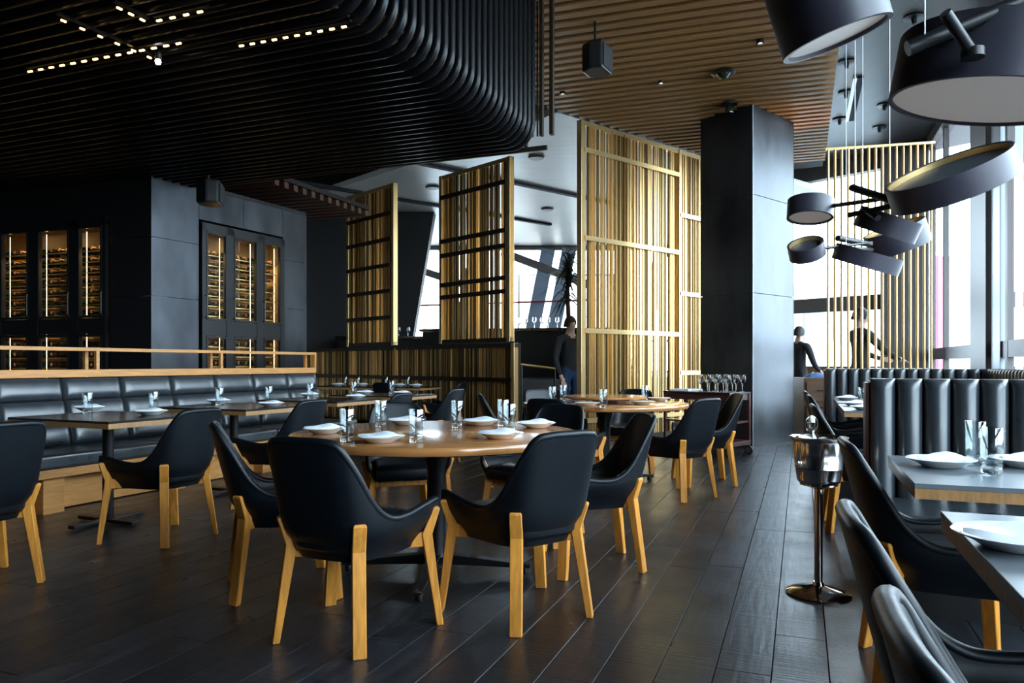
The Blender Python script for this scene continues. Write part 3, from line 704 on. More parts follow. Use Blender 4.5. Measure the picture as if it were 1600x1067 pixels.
rim = catmull(half + [(-x, y, z) for x, y, z in half[-2::-1]], 5)
def shell_pt(x, y, z):
    k = 0.72 + 0.28 * smooth01((z - Z0 + 0.02) / 0.17)
    w = smooth01(-y / 0.2)
    yy = y * (0.78 + 0.22 * smooth01((z - Z0 + 0.02) / 0.15)) - (z - 0.40) * 0.26 * w * (1 if z > 0.40 else 0)
    return Vector((x * k, yy, z))
NT = 12
def shell_grid(off):
    G = []
    for i, (x, y, zt) in enumerate(rim):
        G.append([shell_pt(x, y, Z0 + (zt - Z0) * j / NT) for j in range(NT + 1)])
    if off:
        H = []
        for i in range(len(G)):
            row = []
            for j in range(NT + 1):
                a = G[min(i + 1, len(G) - 1)][j] - G[max(i - 1, 0)][j]; b = G[i][min(j + 1, NT)] - G[i][max(j - 1, 0)]
                n = a.cross(b).normalized()
                if n.dot(Vector((G[i][j].x, G[i][j].y - 0.05, 0))) > 0: n = -n
                row.append(G[i][j] + n * off)
            H.append(row)
        return H
    return G
OUT = shell_grid(0); INN = shell_grid(0.026)
def make_chair():
    root = link('dining_chair', None)
    n = len(rim); mb = MB(); vs = [p for r in OUT for p in r] + [p for r in INN for p in r]
    o = n * (NT + 1); ix = lambda i, j: i * (NT + 1) + j; f = []
    for i in range(n - 1):
        for j in range(NT):
            f.append((ix(i, j), ix(i + 1, j), ix(i + 1, j + 1), ix(i, j + 1)))
            f.append((o + ix(i, j), o + ix(i, j + 1), o + ix(i + 1, j + 1), o + ix(i + 1, j)))
        f.append((ix(i, NT), ix(i + 1, NT), o + ix(i + 1, NT), o + ix(i, NT)))
    for i in (0, n - 1):
        for j in range(NT): f.append((ix(i, j), ix(i, j + 1), o + ix(i, j + 1), o + ix(i, j)))
    f.append(tuple(ix(i, 0) for i in range(n)))           # underside
    mb.add(vs, f)
    sh = mb.build('shell', 'leather', root, smooth=0.9)
    pp = [(OUT[i][NT] + INN[i][NT]) / 2 for i in range(n)]
    e0 = [(OUT[0][j] + INN[0][j]) / 2 for j in range(2, NT)]; e1 = [(OUT[-1][j] + INN[-1][j]) / 2 for j in range(NT - 1, 1, -1)]
    MB().tube(e0 + pp + e1, 0.0158, 12).build('piping', 'leather', sh, smooth=True)
    # cushion following the inside of the shell
    base = [INN[i][3] for i in range(n)]
    ring = [(p.x * 0.985, p.y * 0.985) for p in base] + [(-0.21, 0.262), (-0.10, 0.272), (0.0, 0.275), (0.10, 0.272), (0.21, 0.262)]
    cx, cy = 0, 0.02; mb = MB(); k = len(ring); vs = []
    lev = [(0.365, 0.93), (0.385, 0.985), (0.43, 1.0), (0.452, 0.975), (0.463, 0.90), (0.468, 0.70), (0.462, 0.35)]
    for z, s in lev: vs += [(cx + (x - cx) * s, cy + (y - cy) * s, z) for x, y in ring]
    fs = [(a * k + i, a * k + (i + 1) % k, (a + 1) * k + (i + 1) % k, (a + 1) * k + i) for a in range(len(lev) - 1) for i in range(k)]
    fs += [tuple(range(k))[::-1], tuple((len(lev) - 1) * k + i for i in range(k))]
    mb.add(vs, fs).build('seat_cushion', 'leather_seat', root, smooth=1.0)
    # oak rails under the shell and four kinked legs
    fk, rk = (0.225, 0.185), (0.150, -0.165)
    zc = 0.362
    for a in (fk, (-fk[0], fk[1]), rk, (-rk[0], rk[1])):      # tapered rails running inwards under the shell
        A = Vector((a[0], a[1], zc)); Cn = Vector((0, 0.0, 0.325)); d_ = (Cn - A); sd = Vector((-d_.y, d_.x, 0)).normalized() * 0.02
        vs = []
        for p_, h_ in ((A - d_ * 0.02, 0.062), (Cn, 0.018)):
            vs += [p_ - sd - Vector((0, 0, h_ / 2)), p_ + sd - Vector((0, 0, h_ / 2)), p_ + sd + Vector((0, 0, h_ / 2)), p_ - sd + Vector((0, 0, h_ / 2))]
        MB().add(vs, [(0, 1, 2, 3), (7, 6, 5, 4), (0, 4, 5, 1), (1, 5, 6, 2), (2, 6, 7, 3), (3, 7, 4, 0)]).build('seat_rail', 'oak', root, bevel=0.003, segs=1)
    side_rail = MB().bar((-fk[0], fk[1], 0.345), (fk[0], fk[1], 0.345), 0.024, 0.042).build('front_rail', 'oak', root, bevel=0.003, segs=1)
    for sx in (1, -1):
        for (kx, ky), (fx, fy) in ((fk, (0.285, 0.225)), (rk, (0.20, -0.225))):
            dg = Vector((sx * (fx - kx), fy - ky, 0)); dg.normalize()
            dg = (dg + Vector((sx * 1, 1 if fy > 0 else -1, 0)).normalized()).normalized()
            tn = Vector((-dg.y, dg.x, 0)); w = 0.026
            K = Vector((sx * kx, ky, 0)) + dg * 0.006
            foot = Vector((sx * fx, fy, 0))
            prof = []   # (radial offset inner, outer, z) measured from the kink point along dg
            rf = (foot - K).dot(dg)
            prof = [(rf - 0.014, rf + 0.014, 0.0), (-0.010, 0.034, 0.385), (0.036, 0.066, 0.488), (0.040, 0.062, 0.496)]
            side = (foot - K).dot(tn)
            vs = []
            for (ra, rb, z) in prof:
                sh_ = tn * side * (1 - z / 0.385) if z < 0.385 else Vector()
                ww = w if z < 0.49 else w - 0.005
                for r_, s_ in ((ra, -1), (rb, -1), (rb, 1), (ra, 1)):
                    vs.append(K + dg * r_ + tn * (s_ * ww) + sh_ + Vector((0, 0, z)))
            fs = [(a * 4 + i, a * 4 + (i + 1) % 4, a * 4 + 4 + (i + 1) % 4, a * 4 + 4 + i) for a in range(len(prof) - 1) for i in range(4)] + [(3, 2, 1, 0), tuple(len(prof) * 4 - 4 + i for i in range(4))]
            MB().add(vs, fs).build('leg', 'oak', root, bevel=0.003, segs=1)
    return root
chair0 = make_chair(); chair_used = [False]
def place_chair(x, y, deg, label, group):
    if not chair_used[0]: o = chair0; chair_used[0] = True
    else: o = copy_tree(chair0)
    o.location = (x, y, 0); o.rotation_euler = (0, 0, heading(deg)); return tag(o, label, 'chair', group)

G1 = 'black chairs around the near round table'; T1C = (-0.40, 3.89)
def face(x, y, c): return math.degrees(math.atan2(c[0] - x, c[1] - y))
place_chair(-0.66, 3.03, 24, 'black leather chair seen from behind at the near round table, bench side', G1)
place_chair(0.045, 3.265, -36, 'black leather chair seen from behind at the near round table, aisle side', G1)
place_chair(0.44, 4.05, -98, 'black leather chair in side view on the aisle side of the near round table', G1)
place_chair(-1.13, 3.62, 68, 'black leather chair in side view on the bench side of the near round table', G1)
place_chair(-0.72, 4.86, 162, 'black leather chair facing the camera behind the near round table, seen under it', G1)
place_chair(0.16, 4.72, 215, 'black leather chair behind the near round table, between it and the far round table', G1)
G2 = 'black chairs around the far round table'; T2C = (0.857, 6.8)
for x, y, lb in ((0.42, 6.05, 'black leather chair seen from behind on the near side of the far round table'),
                 (1.38, 6.12, 'black leather chair seen from behind on the aisle side of the far round table'),
                 (1.78, 6.80, 'black leather chair in side view between the far round table and the glass trolley'),
                 (0.02, 6.75, 'black leather chair in side view at the half wall side of the far round table'),
                 (0.42, 7.62, 'black leather chair facing the camera behind the far round table beside the dark opening'),
                 (1.22, 7.66, 'black leather chair behind the far round table against the tall brass screen')):
    place_chair(x, y, face(x, y, T2C), lb, G2)
GL = 'black chairs along the leather bench tables'
place_chair(-2.66, 3.62, -66, 'black leather chair at the left picture edge, opposite the leather bench', GL)
place_chair(-2.20, 4.66, -67, 'black leather chair opposite the leather bench, at the nearest whole bench table', GL)
place_chair(-1.80, 5.74, -67, 'black leather chair opposite the leather bench, at the second bench table', GL)
place_chair(-1.30, 7.02, -67, 'black leather chair opposite the leather bench, at the third bench table', GL)
place_chair(-0.88, 8.15, -67, 'black leather chair opposite the leather bench, at the last bench table', GL)
GF = 'black chairs at the long table by the half wall'
place_chair(-1.02, 11.05, -75, 'black leather chair at the aisle end of the long table by the half wall', GF)
place_chair(-1.78, 11.02, 20, 'black leather chair in front of the long table by the half wall', GF)
GR = 'black chairs at the booth tables'
place_chair(1.52, 2.60, 109, 'black leather chair beside the wine bucket at the nearer whole booth table', GR)
place_chair(0.94, 1.296, 109, 'black leather chair in side view at the cut-off booth table', GR)
place_chair(0.725, 0.705, 109, 'black leather chair back in the bottom corner, closest to the camera', GR)
place_chair(2.34, 4.90, 109, 'black leather chair behind the wine bucket at the far booth tables', GR)
place_chair(2.92, 6.40, 109, 'second black leather chair beyond the wine bucket at the far booth tables', GR)
place_chair(3.24, 7.28, 109, 'last black leather chair in the row at the far booth tables', GR)

# ================================================================== TABLES
def round_table(c, r, label, rot=0.0, susan=False):
    t = thing('round_table', label, 'table', (c[0], c[1], 0), rot)
    MB().lathe([(0, 0.695), (r - 0.03, 0.695), (r - 0.006, 0.702), (r, 0.713), (r, 0.728), (r - 0.006, 0.738), (r - 0.012, 0.74), (0, 0.74)], 72).build('tabletop', 'oak_top', t, smooth=0.6)
    MB().lathe([(0, 0.665), (0.24, 0.67), (0.24, 0.695), (0, 0.695)], 32).build('top_plate', 'black_metal', t, smooth=True)
    MB().lathe([(0.062, 0.09), (0.05, 0.12), (0.05, 0.55), (0.085, 0.665), (0, 0.665)], 24).build('column', 'black_metal', t, smooth=True)
    for k in range(4):
        R = Matrix.Rotation(k * PI / 2, 3, 'Z')
        vs = [R @ Vector(q) for q in ((0.03, -0.035, 0.05), (0.03, 0.035, 0.05), (0.03, 0.035, 0.105), (0.03, -0.035, 0.105), (0.50, -0.022, 0.032), (0.50, 0.022, 0.032), (0.50, 0.022, 0.05), (0.50, -0.022, 0.05))]
        b = MB().add(vs, [(0, 1, 2, 3), (4, 7, 6, 5), (0, 4, 5, 1), (1, 5, 6, 2), (2, 6, 7, 3), (3, 7, 4, 0)]).build('base_arm', 'black_metal' if k != 3 else 'polished', t, bevel=0.004)
        p = R @ Vector((0.47, 0, 0)); MB().lathe([(0, 0), (0.02, 0), (0.02, 0.025), (0.01, 0.04)], 12, p).build('foot', 'black_metal', b, smooth=True)
    return t
round_table(T1C, 0.755, 'large round oak table in the foreground set for dinner', rad(-4))
round_table(T2C, 0.76, 'round oak table with a turntable in front of the tall brass screen', rad(20))
ls = thing('lazy_susan', 'round oak turntable raised on the far round table', 'turntable', (T2C[0], T2C[1], 0.74))
MB().lathe([(0, 0.0), (0.12, 0), (0.12, 0.035), (0, 0.035)], 24).build('bearing', 'black_metal', ls, smooth=True)
MB().lathe([(0, 0.035), (0.36, 0.035), (0.385, 0.045), (0.385, 0.055), (0.378, 0.062), (0, 0.062)], 48).build('disc', 'oak_top', ls, smooth=0.6)
def square_table(c, deg, w, d, label, group, top_m='table_dark', ht=0.74):
    """c = centre, w along local x, d along local y"""
    t = thing('square_table', label, 'table', (c[0], c[1], 0), heading(deg), group)
    MB().box((0, 0, ht - 0.0075), (w, d, 0.015)).build('tabletop', top_m, t, bevel=0.001, segs=1)
    MB().box((0, 0, ht - 0.031), (w - 0.002, d - 0.002, 0.032)).build('edge_core', 'edge_wood', t)
    MB().box((0, 0, ht - 0.055), (0.30, 0.30, 0.016)).build('top_plate', 'black_metal', t)
    MB().lathe([(0.036, 0.02), (0.036, ht - 0.05)], 20).build('column', 'black_metal', t, smooth=True)
    b = MB(); b.bar((-0.27, 0, 0.022), (0.27, 0, 0.022), 0.06, 0.024); b.bar((0, -0.27, 0.022), (0, 0.27, 0.022), 0.06, 0.024)
    b.build('base', 'black_metal', t, bevel=0.004)
    return t
GT = 'dark tables along the leather bench'
UB = dirv(21.5); VB = Vector((UB.y, -UB.x, 0))
def bench_table(nx, ny, label, w=0.74, d=0.98):
    c = Vector((nx, ny, 0)) + UB * (w / 2) - VB * (d / 2)
    square_table(c, 24, d, w, label, GT); return c
BT = [bench_table(-2.93 + 0.0, 3.42, 'dark bench table mostly out of frame at the left picture edge'),
      bench_table(-2.47, 4.56, 'dark bench table with oak edge, nearest whole one along the leather bench'),
      bench_table(-2.05, 5.75, 'dark bench table second along the leather bench'),
      bench_table(-1.62, 6.93, 'dark bench table third along the leather bench'),
      bench_table(-1.17, 8.06, 'dark bench table last along the leather bench')]
GB = 'dark tables at the booths'
def booth_table(fx, fy, label, w=0.95, d=0.73):      # far-left corner
    c = Vector((fx, fy, 0)) - U * (d / 2) + V * (w / 2)
    square_table(c, 21.4, w, d, label, GB, 'table_dark_sheen')
booth_table(1.478, 2.895, 'dark booth table with bamboo edge in front of the tufted booth')
booth_table(1.046, 1.796, 'cut-off dark booth table in the bottom right foreground')
booth_table(3.36, 7.70, 'dark booth table farthest along the row by the far booth', d=1.0)
booth_table(2.90, 6.55, 'dark booth table in the far row just beyond the tufted booth', d=1.0)
square_table((-2.2, 11.75), 20, 2.0, 0.7, 'long dark table in front of the brass half wall', 'far tables')

# ================================================================== LEATHER BENCH (left) with oak ledge and rail frame
BD = Vector((0.399, 0.917, 0)).normalized(); BO = Vector((-3.37, 5.21, 0))
bench = thing('leather_bench', 'long black leather banquette with oak base and tufted back along the wine room', 'bench', BO, math.atan2(BD.y, BD.x) - PI / 2)
# local: y along the bench (away), -x towards the wall
Y0, Y1 = -3.0, 3.87
MB().box((-0.03, (Y0 + Y1) / 2, 0.30), (0.06, Y1 - Y0, 0.062)).build('front_rail', 'oak_rail', bench, bevel=0.004)
MB().box((-0.20, (Y0 + Y1) / 2, 0.14), (0.03, Y1 - Y0, 0.26)).build('plinth', 'oak_rail', bench)
for y in (-0.95, 0.18, 1.30, 2.42, 3.5): MB().box((-0.13, y, 0.135), (0.12, 0.16, 0.27)).build('support_block', 'oak_rail', bench, bevel=0.003)
seg = 0.0
ys = [Y0 + i * (Y1 - Y0) / 5 for i in range(6)]
for a, b in zip(ys, ys[1:]):
    MB().box((-0.28, (a + b) / 2, 0.385), (0.55, b - a - 0.01, 0.11)).build('seat_cushion', 'leather_bench', bench, bevel=0.03, segs=4, smooth=1.0)
# back made of padded blocks: four rows
def pad_mesh(w, h, th=0.055):
    vs = []; NX, NZ = 16, 8
    for i in range(NX + 1):
        for j in range(NZ + 1):
            a, b = 2 * i / NX - 1, 2 * j / NZ - 1
            a = math.copysign(abs(a) ** 0.6, a); b = math.copysign(abs(b) ** 0.7, b)
            bulge = (1 - abs(a) ** 7) ** 0.45 * (1 - abs(b) ** 3.2) ** 0.5
            vs.append((bulge * th, a * w / 2, b * h / 2))
    k = len(vs); vs += [(-0.06, y, z) for _, y, z in vs]; ix = lambda i, j: i * (NZ + 1) + j; fs = []
    for i in range(NX):
        for j in range(NZ): fs.append((ix(i, j), ix(i + 1, j), ix(i + 1, j + 1), ix(i, j + 1)))
    bd = [ix(i, 0) for i in range(NX)] + [ix(NX, j) for j in range(NZ)] + [ix(i, NZ) for i in range(NX, 0, -1)] + [ix(0, j) for j in range(NZ, 0, -1)]
    for a, b in zip(bd, bd[1:] + bd[:1]): fs.append((a, k + a, k + b, b))
    return MB().add(vs, fs).mesh('back_pad', 'leather_bench', smooth=1.2)
rows = [(0.44, 0.62), (0.62, 0.80), (0.80, 0.985)]
PWID = 0.54
i = 0; y = Y1
while y > Y0:
    for k, (z0, z1) in enumerate(rows):
        x0 = -0.515 - 0.05 * k
        R = Matrix.Rotation(rad(-14), 3, 'Y')
        if ('pad', k) not in plank_mesh: plank_mesh[('pad', k)] = pad_mesh(PWID - 0.008, z1 - z0 + 0.004)
        o = link('back_pad', plank_mesh[('pad', k)], bench, (x0 - 0.02, y - PWID / 2, (z0 + z1) / 2)); o.rotation_euler = (0, rad(-13), 0)
    y -= PWID
MB().box((-0.73, (Y0 + Y1) / 2, 0.50), (0.06, Y1 - Y0, 0.96)).build('back_panel', 'joint_black', bench)
ledge = MB().box((-0.705, (Y0 + Y1) / 2, 1.018), (0.17, Y1 - Y0, 0.064)).build('ledge', 'oak_rail', bench, bevel=0.003)
fr = MB()
for x in (-0.635, -0.775): fr.box((x, (Y0 + Y1) / 2, 1.222), (0.03, Y1 - Y0, 0.028))
for y in (Y1 - 0.015, 2.35, 0.95, -0.4, -1.8):
    for x in (-0.635, -0.775): fr.box((x, y, 1.13), (0.03, 0.03, 0.16))
    fr.box((-0.705, y, 1.222), (0.14, 0.03, 0.028))
fr.build('rail_frame', 'oak_rail', bench)

# ================================================================== BOOTHS (right): vertical channel tufting
def channels(parent, a, d, L, w, z0, z1, out, thick=0.07):
    """row of padded vertical channels from a along d; out = direction they bulge to"""
    n = max(1, round(L / w)); w = L / n
    for i in range(n):
        c = a + d * (w * (i + 0.5))
        vs = []; K = 8
        prof = [(math.cos(PI * k / K), math.sin(PI * k / K) ** 0.75) for k in range(K + 1)]
        lv = [(z0, 1.0), (z1 - 0.05, 1.0), (z1 - 0.02, 0.93), (z1 - 0.004, 0.7), (z1, 0.3)]
        for z, s in lv:
            for (cx_, sy_) in prof:
                vs.append(c - d * (cx_ * (w / 2 - 0.001)) + out * (sy_ * thick * s) + Vector((0, 0, z)))
            vs.append(c + d * (w / 2 - 0.001) - out * 0.03 + Vector((0, 0, z))); vs.append(c - d * (w / 2 - 0.001) - out * 0.03 + Vector((0, 0, z)))
        m = K + 3
        fs = [(q * m + j, q * m + (j + 1) % m, (q + 1) * m + (j + 1) % m, (q + 1) * m + j) for q in range(len(lv) - 1) for j in range(m)] + [tuple(range(m))[::-1], tuple((len(lv) - 1) * m + j for j in range(m))]
        MB().add(vs, fs).build('channel', 'leather_bench', parent, smooth=1.2)
def booth(label, a, L, zt, seatd, ret=0.0, wch=0.118):
    t = thing('leather_booth', label, 'booth', (a.x, a.y, 0))
    o = Vector((0, 0, 0)); n = -U
    MB().bar(o + U * 0.075 + Vector((0, 0, zt / 2 - 0.005)), V * L + U * 0.075 + Vector((0, 0, zt / 2 - 0.005)), 0.09, zt - 0.01).build('back_panel', 'leather', t, bevel=0.008)
    MB().bar(-V * 0.008 - U * 0.02 + Vector((0, 0, zt / 2 - 0.01)), -V * 0.008 + U * 0.12 + Vector((0, 0, zt / 2 - 0.01)), 0.016, zt - 0.02).build('end_panel', 'cherry', t)
    channels(t, o, V, L, wch, 0.40, zt, n)
    MB().bar(o + n * (seatd / 2 + 0.02) + Vector((0, 0, 0.39)), V * L + n * (seatd / 2 + 0.02) + Vector((0, 0, 0.39)), seatd, 0.12).build('seat_cushion', 'leather_bench', t, bevel=0.03, segs=4, smooth=1.0)
    MB().bar(o + n * (seatd / 2 - 0.03) + Vector((0, 0, 0.165)), V * L + n * (seatd / 2 - 0.03) + Vector((0, 0, 0.165)), seatd - 0.12, 0.33).build('base', 'black_panel', t)
    if ret:
        c = V * L
        MB().bar(c + V * 0.075 + U * 0.1 + Vector((0, 0, zt / 2 - 0.005)), c + V * 0.075 - U * ret + Vector((0, 0, zt / 2 - 0.005)), 0.09, zt - 0.01).build('back_panel', 'leather', t, bevel=0.008)
        channels(t, c - U * 0.04, -U, ret - 0.05, wch, 0.40, zt, -V)
        MB().bar(c - V * (seatd / 2 + 0.02) - U * (seatd + 0.05) + Vector((0, 0, 0.39)), c - V * (seatd / 2 + 0.02) - U * ret + Vector((0, 0, 0.39)), seatd, 0.12).build('seat_cushion', 'leather_bench', t, bevel=0.03, segs=4, smooth=1.0)
        MB().bar(c - V * (seatd / 2 - 0.03) - U * (seatd + 0.05) + Vector((0, 0, 0.165)), c - V * (seatd / 2 - 0.03) - U * ret + Vector((0, 0, 0.165)), seatd - 0.12, 0.33).build('base', 'black_panel', t)
    return t
booth('near black leather booth with tall vertical channel tufting', Vector((1.774, 3.66, 0)), 1.65, 1.026, 0.50, wch=0.118)
booth('far black leather booth with channel tufting below the brass tubes', Vector((3.50, 8.22, 0)), 1.60, 1.045, 0.5, ret=3.6, wch=0.116)

# ================================================================== TABLEWARE
plate_me = MB().lathe([(0, 0.004), (0.055, 0.0), (0.062, 0.003), (0.078, 0.014), (0.108, 0.027), (0.111, 0.029), (0.108, 0.0305), (0.078, 0.018), (0.060, 0.008), (0, 0.0075)], 40).mesh('dinner_plate', 'porcelain', smooth=0.9)
def napkin_mesh():
    vs = []; NX, NY = 16, 8; fs = []
    for s in (1, -1):
        for i in range(NX + 1):
            for j in range(NY + 1):
                x = (i / NX - 0.5); y = (j / NY - 0.5)
                wid = 0.100 * (1 - 0.35 * (2 * abs(x)) ** 2)
                z = 0.031 + 0.018 * math.cos(PI * x) * math.cos(PI * y * 0.8) + 0.004 * math.sin(7 * x + 3 * y) + 0.004 * abs(x) * 2
                vs.append((x * 0.165 + y * 0.03, y * wid, z if s > 0 else min(z - 0.004, 0.0185 + 0.012 * (2 * abs(x)) ** 2)))
    k = (NX + 1) * (NY + 1); ix = lambda i, j: i * (NY + 1) + j
    for i in range(NX):
        for j in range(NY):
            q = (ix(i, j), ix(i + 1, j), ix(i + 1, j + 1), ix(i, j + 1)); fs.append(q); fs.append(tuple(k + a for a in q[::-1]))
    bd = [ix(i, 0) for i in range(NX)] + [ix(NX, j) for j in range(NY)] + [ix(i, NY) for i in range(NX, 0, -1)] + [ix(0, j) for j in range(NY, 0, -1)]
    for a, b in zip(bd, bd[1:] + bd[:1]): fs.append((a, k + a, k + b, b))
    return MB().add(vs, fs).mesh('napkin', 'linen', smooth=1.0, merge=False)
napkin_me = napkin_mesh()
tumbler_me = MB().lathe([(0, 0.0), (0.029, 0.0), (0.031, 0.003), (0.0345, 0.150), (0.0338, 0.1515), (0.0328, 0.150), (0.0318, 0.030)], 28).mesh('tumbler', 'clear_glass', smooth=0.9)
wine_me = MB().lathe([(0, 0.0), (0.034, 0.0), (0.034, 0.002), (0.006, 0.006), (0.0038, 0.02), (0.0038, 0.085), (0.012, 0.094), (0.034, 0.125), (0.039, 0.150), (0.031, 0.205), (0.030, 0.205), (0.0375, 0.150), (0.032, 0.126), (0.008, 0.097), (0, 0.096)], 20).mesh('wine_glass', 'glass', smooth=0.9)
tumbler_base_me = MB().lathe([(0, 0.001), (0.0285, 0.001), (0.0300, 0.004), (0.0312, 0.020), (0.0275, 0.026), (0, 0.023)], 24).mesh('base', 'glass', smooth=0.9)
TZ = 0.7405
def plate(px, py, where, rot=0.0, z=TZ, nap=True, s=1.0):
    c = F(px, py, z); a = rad(rot)
    tag(link('dinner_plate', plate_me, None, c, a), 'white dinner plate ' + where, 'plate', 'white dinner plates')
    if nap: tag(link('napkin', napkin_me, None, c + Vector((0, 0, 0.0)), a), 'white folded napkin ' + where, 'napkin', 'folded white napkins')
def tumbler(px, py, where, z=TZ):        # py: foot of the glass
    c = F(px, py, z)
    o = tag(link('tumbler', tumbler_me, None, c), 'clear water tumbler ' + where, 'glass', 'clear water tumblers'); link('base', tumbler_base_me, o)
T1 = 'on the near round table'
plate(507, 677, T1 + ', nearest the bench side rim', 10)
plate(595, 691, T1 + ' just above the bench-side front chair', -8)
plate(634, 663, T1 + ' at its back rim, bench side', 4)
plate(752, 664, T1 + ' at its back rim, aisle side', 2)
plate(782, 685, T1 + ' just above the aisle-side front chair', -6)
plate(838, 668, T1 + ' nearest its aisle side rim', 5)
tumbler(542, 690, T1 + ' beside the bench side plate')
tumbler(595, 667, T1 + ', farthest on the bench side')
tumbler(650, 691, T1 + ', at its front centre')
tumbler(714, 668, T1 + ', at its back centre')
tumbler(786, 665, T1 + ', farthest on the aisle side')
tumbler(796, 676, T1 + ' between the aisle side plates')
T2 = 'on the far round table'
plate(846, 631.5, T2 + ' by the half wall', 0)
plate(918, 634, T2 + ' in front of the turntable', 0, nap=False)
plate(1004, 632, T2 + ' on its aisle side', 0, nap=False)
plate(1030, 626, T2 + ' nearest the trolley', 0, nap=False)
tumbler(863, 630, T2 + ' beside the turntable, half wall side'); tumbler(880, 626, T2 + ' behind another at the half wall side')
tumbler(943, 637, T2 + ' in front of the turntable'); tumbler(1008, 627, T2 + ' beside the turntable, aisle side')
L1 = 'on the nearest whole bench table'; L2 = 'on the second bench table'; L3 = 'on the third bench table'; L4 = 'on the last bench table'
plate(140, 641.5, L1 + ', bench side', 20); plate(236, 648, L1 + ', chair side', 20); tumbler(137, 646, L1 + ', bench side'); tumbler(240, 643, L1 + ', chair side')
plate(342, 630, L2 + ', bench side', 20); plate(424, 634.5, L2 + ', chair side', 20); tumbler(343, 633, L2 + ', bench side'); tumbler(420, 629, L2 + ', chair side')
plate(484, 619.5, L3 + ', bench side', 20); plate(556, 622.5, L3 + ', chair side', 20); tumbler(485, 622, L3 + ', bench side'); tumbler(553, 617, L3 + ', chair side')
plate(570, 615.6, L4 + ', bench side', 20); plate(628, 616.6, L4 + ', chair side', 20); tumbler(612, 614.6, L4 + ', chair side')
BW_ = thing('glass_bowl', 'small clear glass bowl between plates on the third bench table', 'bowl', F(508, 616, TZ))
MB().lathe([(0, 0.0), (0.03, 0.0), (0.05, 0.02), (0.062, 0.05), (0.058, 0.05), (0.046, 0.022), (0.02, 0.006), (0, 0.006)], 24).build('cup', 'clear_glass', BW_, smooth=True)
MB().lathe([(0.058, 0.047), (0.066, 0.05), (0.066, 0.055), (0.058, 0.055)], 24, close=True).build('rim', 'clear_glass', BW_, smooth=True)
FT = 'on the long table by the half wall'
for k, (px, py) in enumerate(((528, 602.6), (566, 602.8), (600, 603.2), (624, 603.6), (650, 604.2))):
    plate(px, py, FT + ', ' + ('first', 'second', 'third', 'fourth', 'fifth')[k] + ' from the wine room', 0)
for k, (px, py) in enumerate(((540, 602.2), (560, 603.6), (604, 604.2), (638, 603.2))):
    tumbler(px, py, FT + ', ' + ('first', 'second', 'third', 'fourth')[k] + ' from the wine room')
RA = 'on the bamboo-edged booth table'
plate(1470, 729, RA + ', the whole one', -4)
plate(1600, 729, RA + ' at the picture edge', 0)
tumbler(1524, 723, RA + ', the farther of two'); tumbler(1549, 740, RA + ', the nearer of two')
plate(1588, 856, 'on the cut-off booth table in the foreground', -20)
RD = 'on the far booth tables'
plate(1323, 625, RD + ', farthest one', 0); plate(1336, 634, RD + ', middle one', 0); plate(1352, 640.5, RD + ', closest one', 0)
tumbler(1347, 633, RD)

# ================================================================== WINE BUCKET ON STAND
WB = F(1279, 928)
t = thing('bucket_stand', 'polished steel stand carrying the wine bucket beside the booth table', 'stand', WB)
MB().lathe([(0, 0), (0.145, 0.0), (0.148, 0.008), (0.12, 0.022), (0.06, 0.036), (0.028, 0.044), (0.022, 0.06), (0, 0.06)], 40).build('base', 'chrome', t, smooth=True)
MB().lathe([(0.019, 0.05), (0.019, 0.52)], 20).build('pole', 'chrome', t, smooth=True)
MB().lathe([(0.016, 0.50), (0.06, 0.515), (0.085, 0.522), (0.085, 0.530), (0, 0.530)], 28).build('cup', 'chrome', t, smooth=True)
k = thing('wine_bucket', 'polished steel wine bucket with rolled rim standing in the aisle', 'bucket', WB + Vector((0, 0, 0.531)))
MB().lathe([(0, 0.0), (0.085, 0.0), (0.094, 0.006), (0.098, 0.02), (0.106, 0.07), (0.1085, 0.073), (0.106, 0.077), (0.118, 0.195), (0.121, 0.204), (0.133, 0.214), (0.133, 0.220), (0.126, 0.222), (0.116, 0.213), (0.112, 0.19), (0.092, 0.02), (0, 0.012)], 48).build('body', 'steel_bucket', k, smooth=1.0)
for a in (0.3, 0.3 + PI):
    d = Vector((math.cos(a), math.sin(a), 0)); e = Vector((-d.y, d.x, 0))
    MB().lathe([(0, -0.012), (0.011, -0.008), (0.013, 0), (0.011, 0.008), (0, 0.012)], 12, d * 0.118 + Vector((0, 0, 0.10))).build('knob', 'steel_bucket', k, smooth=True)
b = thing('swing_top_bottle', 'clear swing-top water bottle standing in the wine bucket', 'bottle', WB + Vector((-0.025, 0.02, 0.545)))
MB().lathe([(0, 0.0), (0.04, 0.0), (0.042, 0.01), (0.042, 0.15), (0.03, 0.195), (0.017, 0.225), (0.016, 0.255), (0.020, 0.26), (0.020, 0.272), (0.0, 0.272)], 24).build('body', 'clear_glass', b, smooth=0.9)
MB().lathe([(0, 0.272), (0.014, 0.273), (0.016, 0.283), (0.013, 0.300), (0.006, 0.306), (0, 0.307)], 18).build('stopper', 'porcelain', b, smooth=True)
MB().tube([(-0.02, 0, 0.235), (-0.030, 0, 0.255), (-0.027, 0, 0.285), (-0.012, 0, 0.30), (0.012, 0, 0.30), (0.027, 0, 0.285), (0.030, 0, 0.255), (0.02, 0, 0.235)], 0.0022, 6).build('wire_clip', 'polished', b, smooth=True)

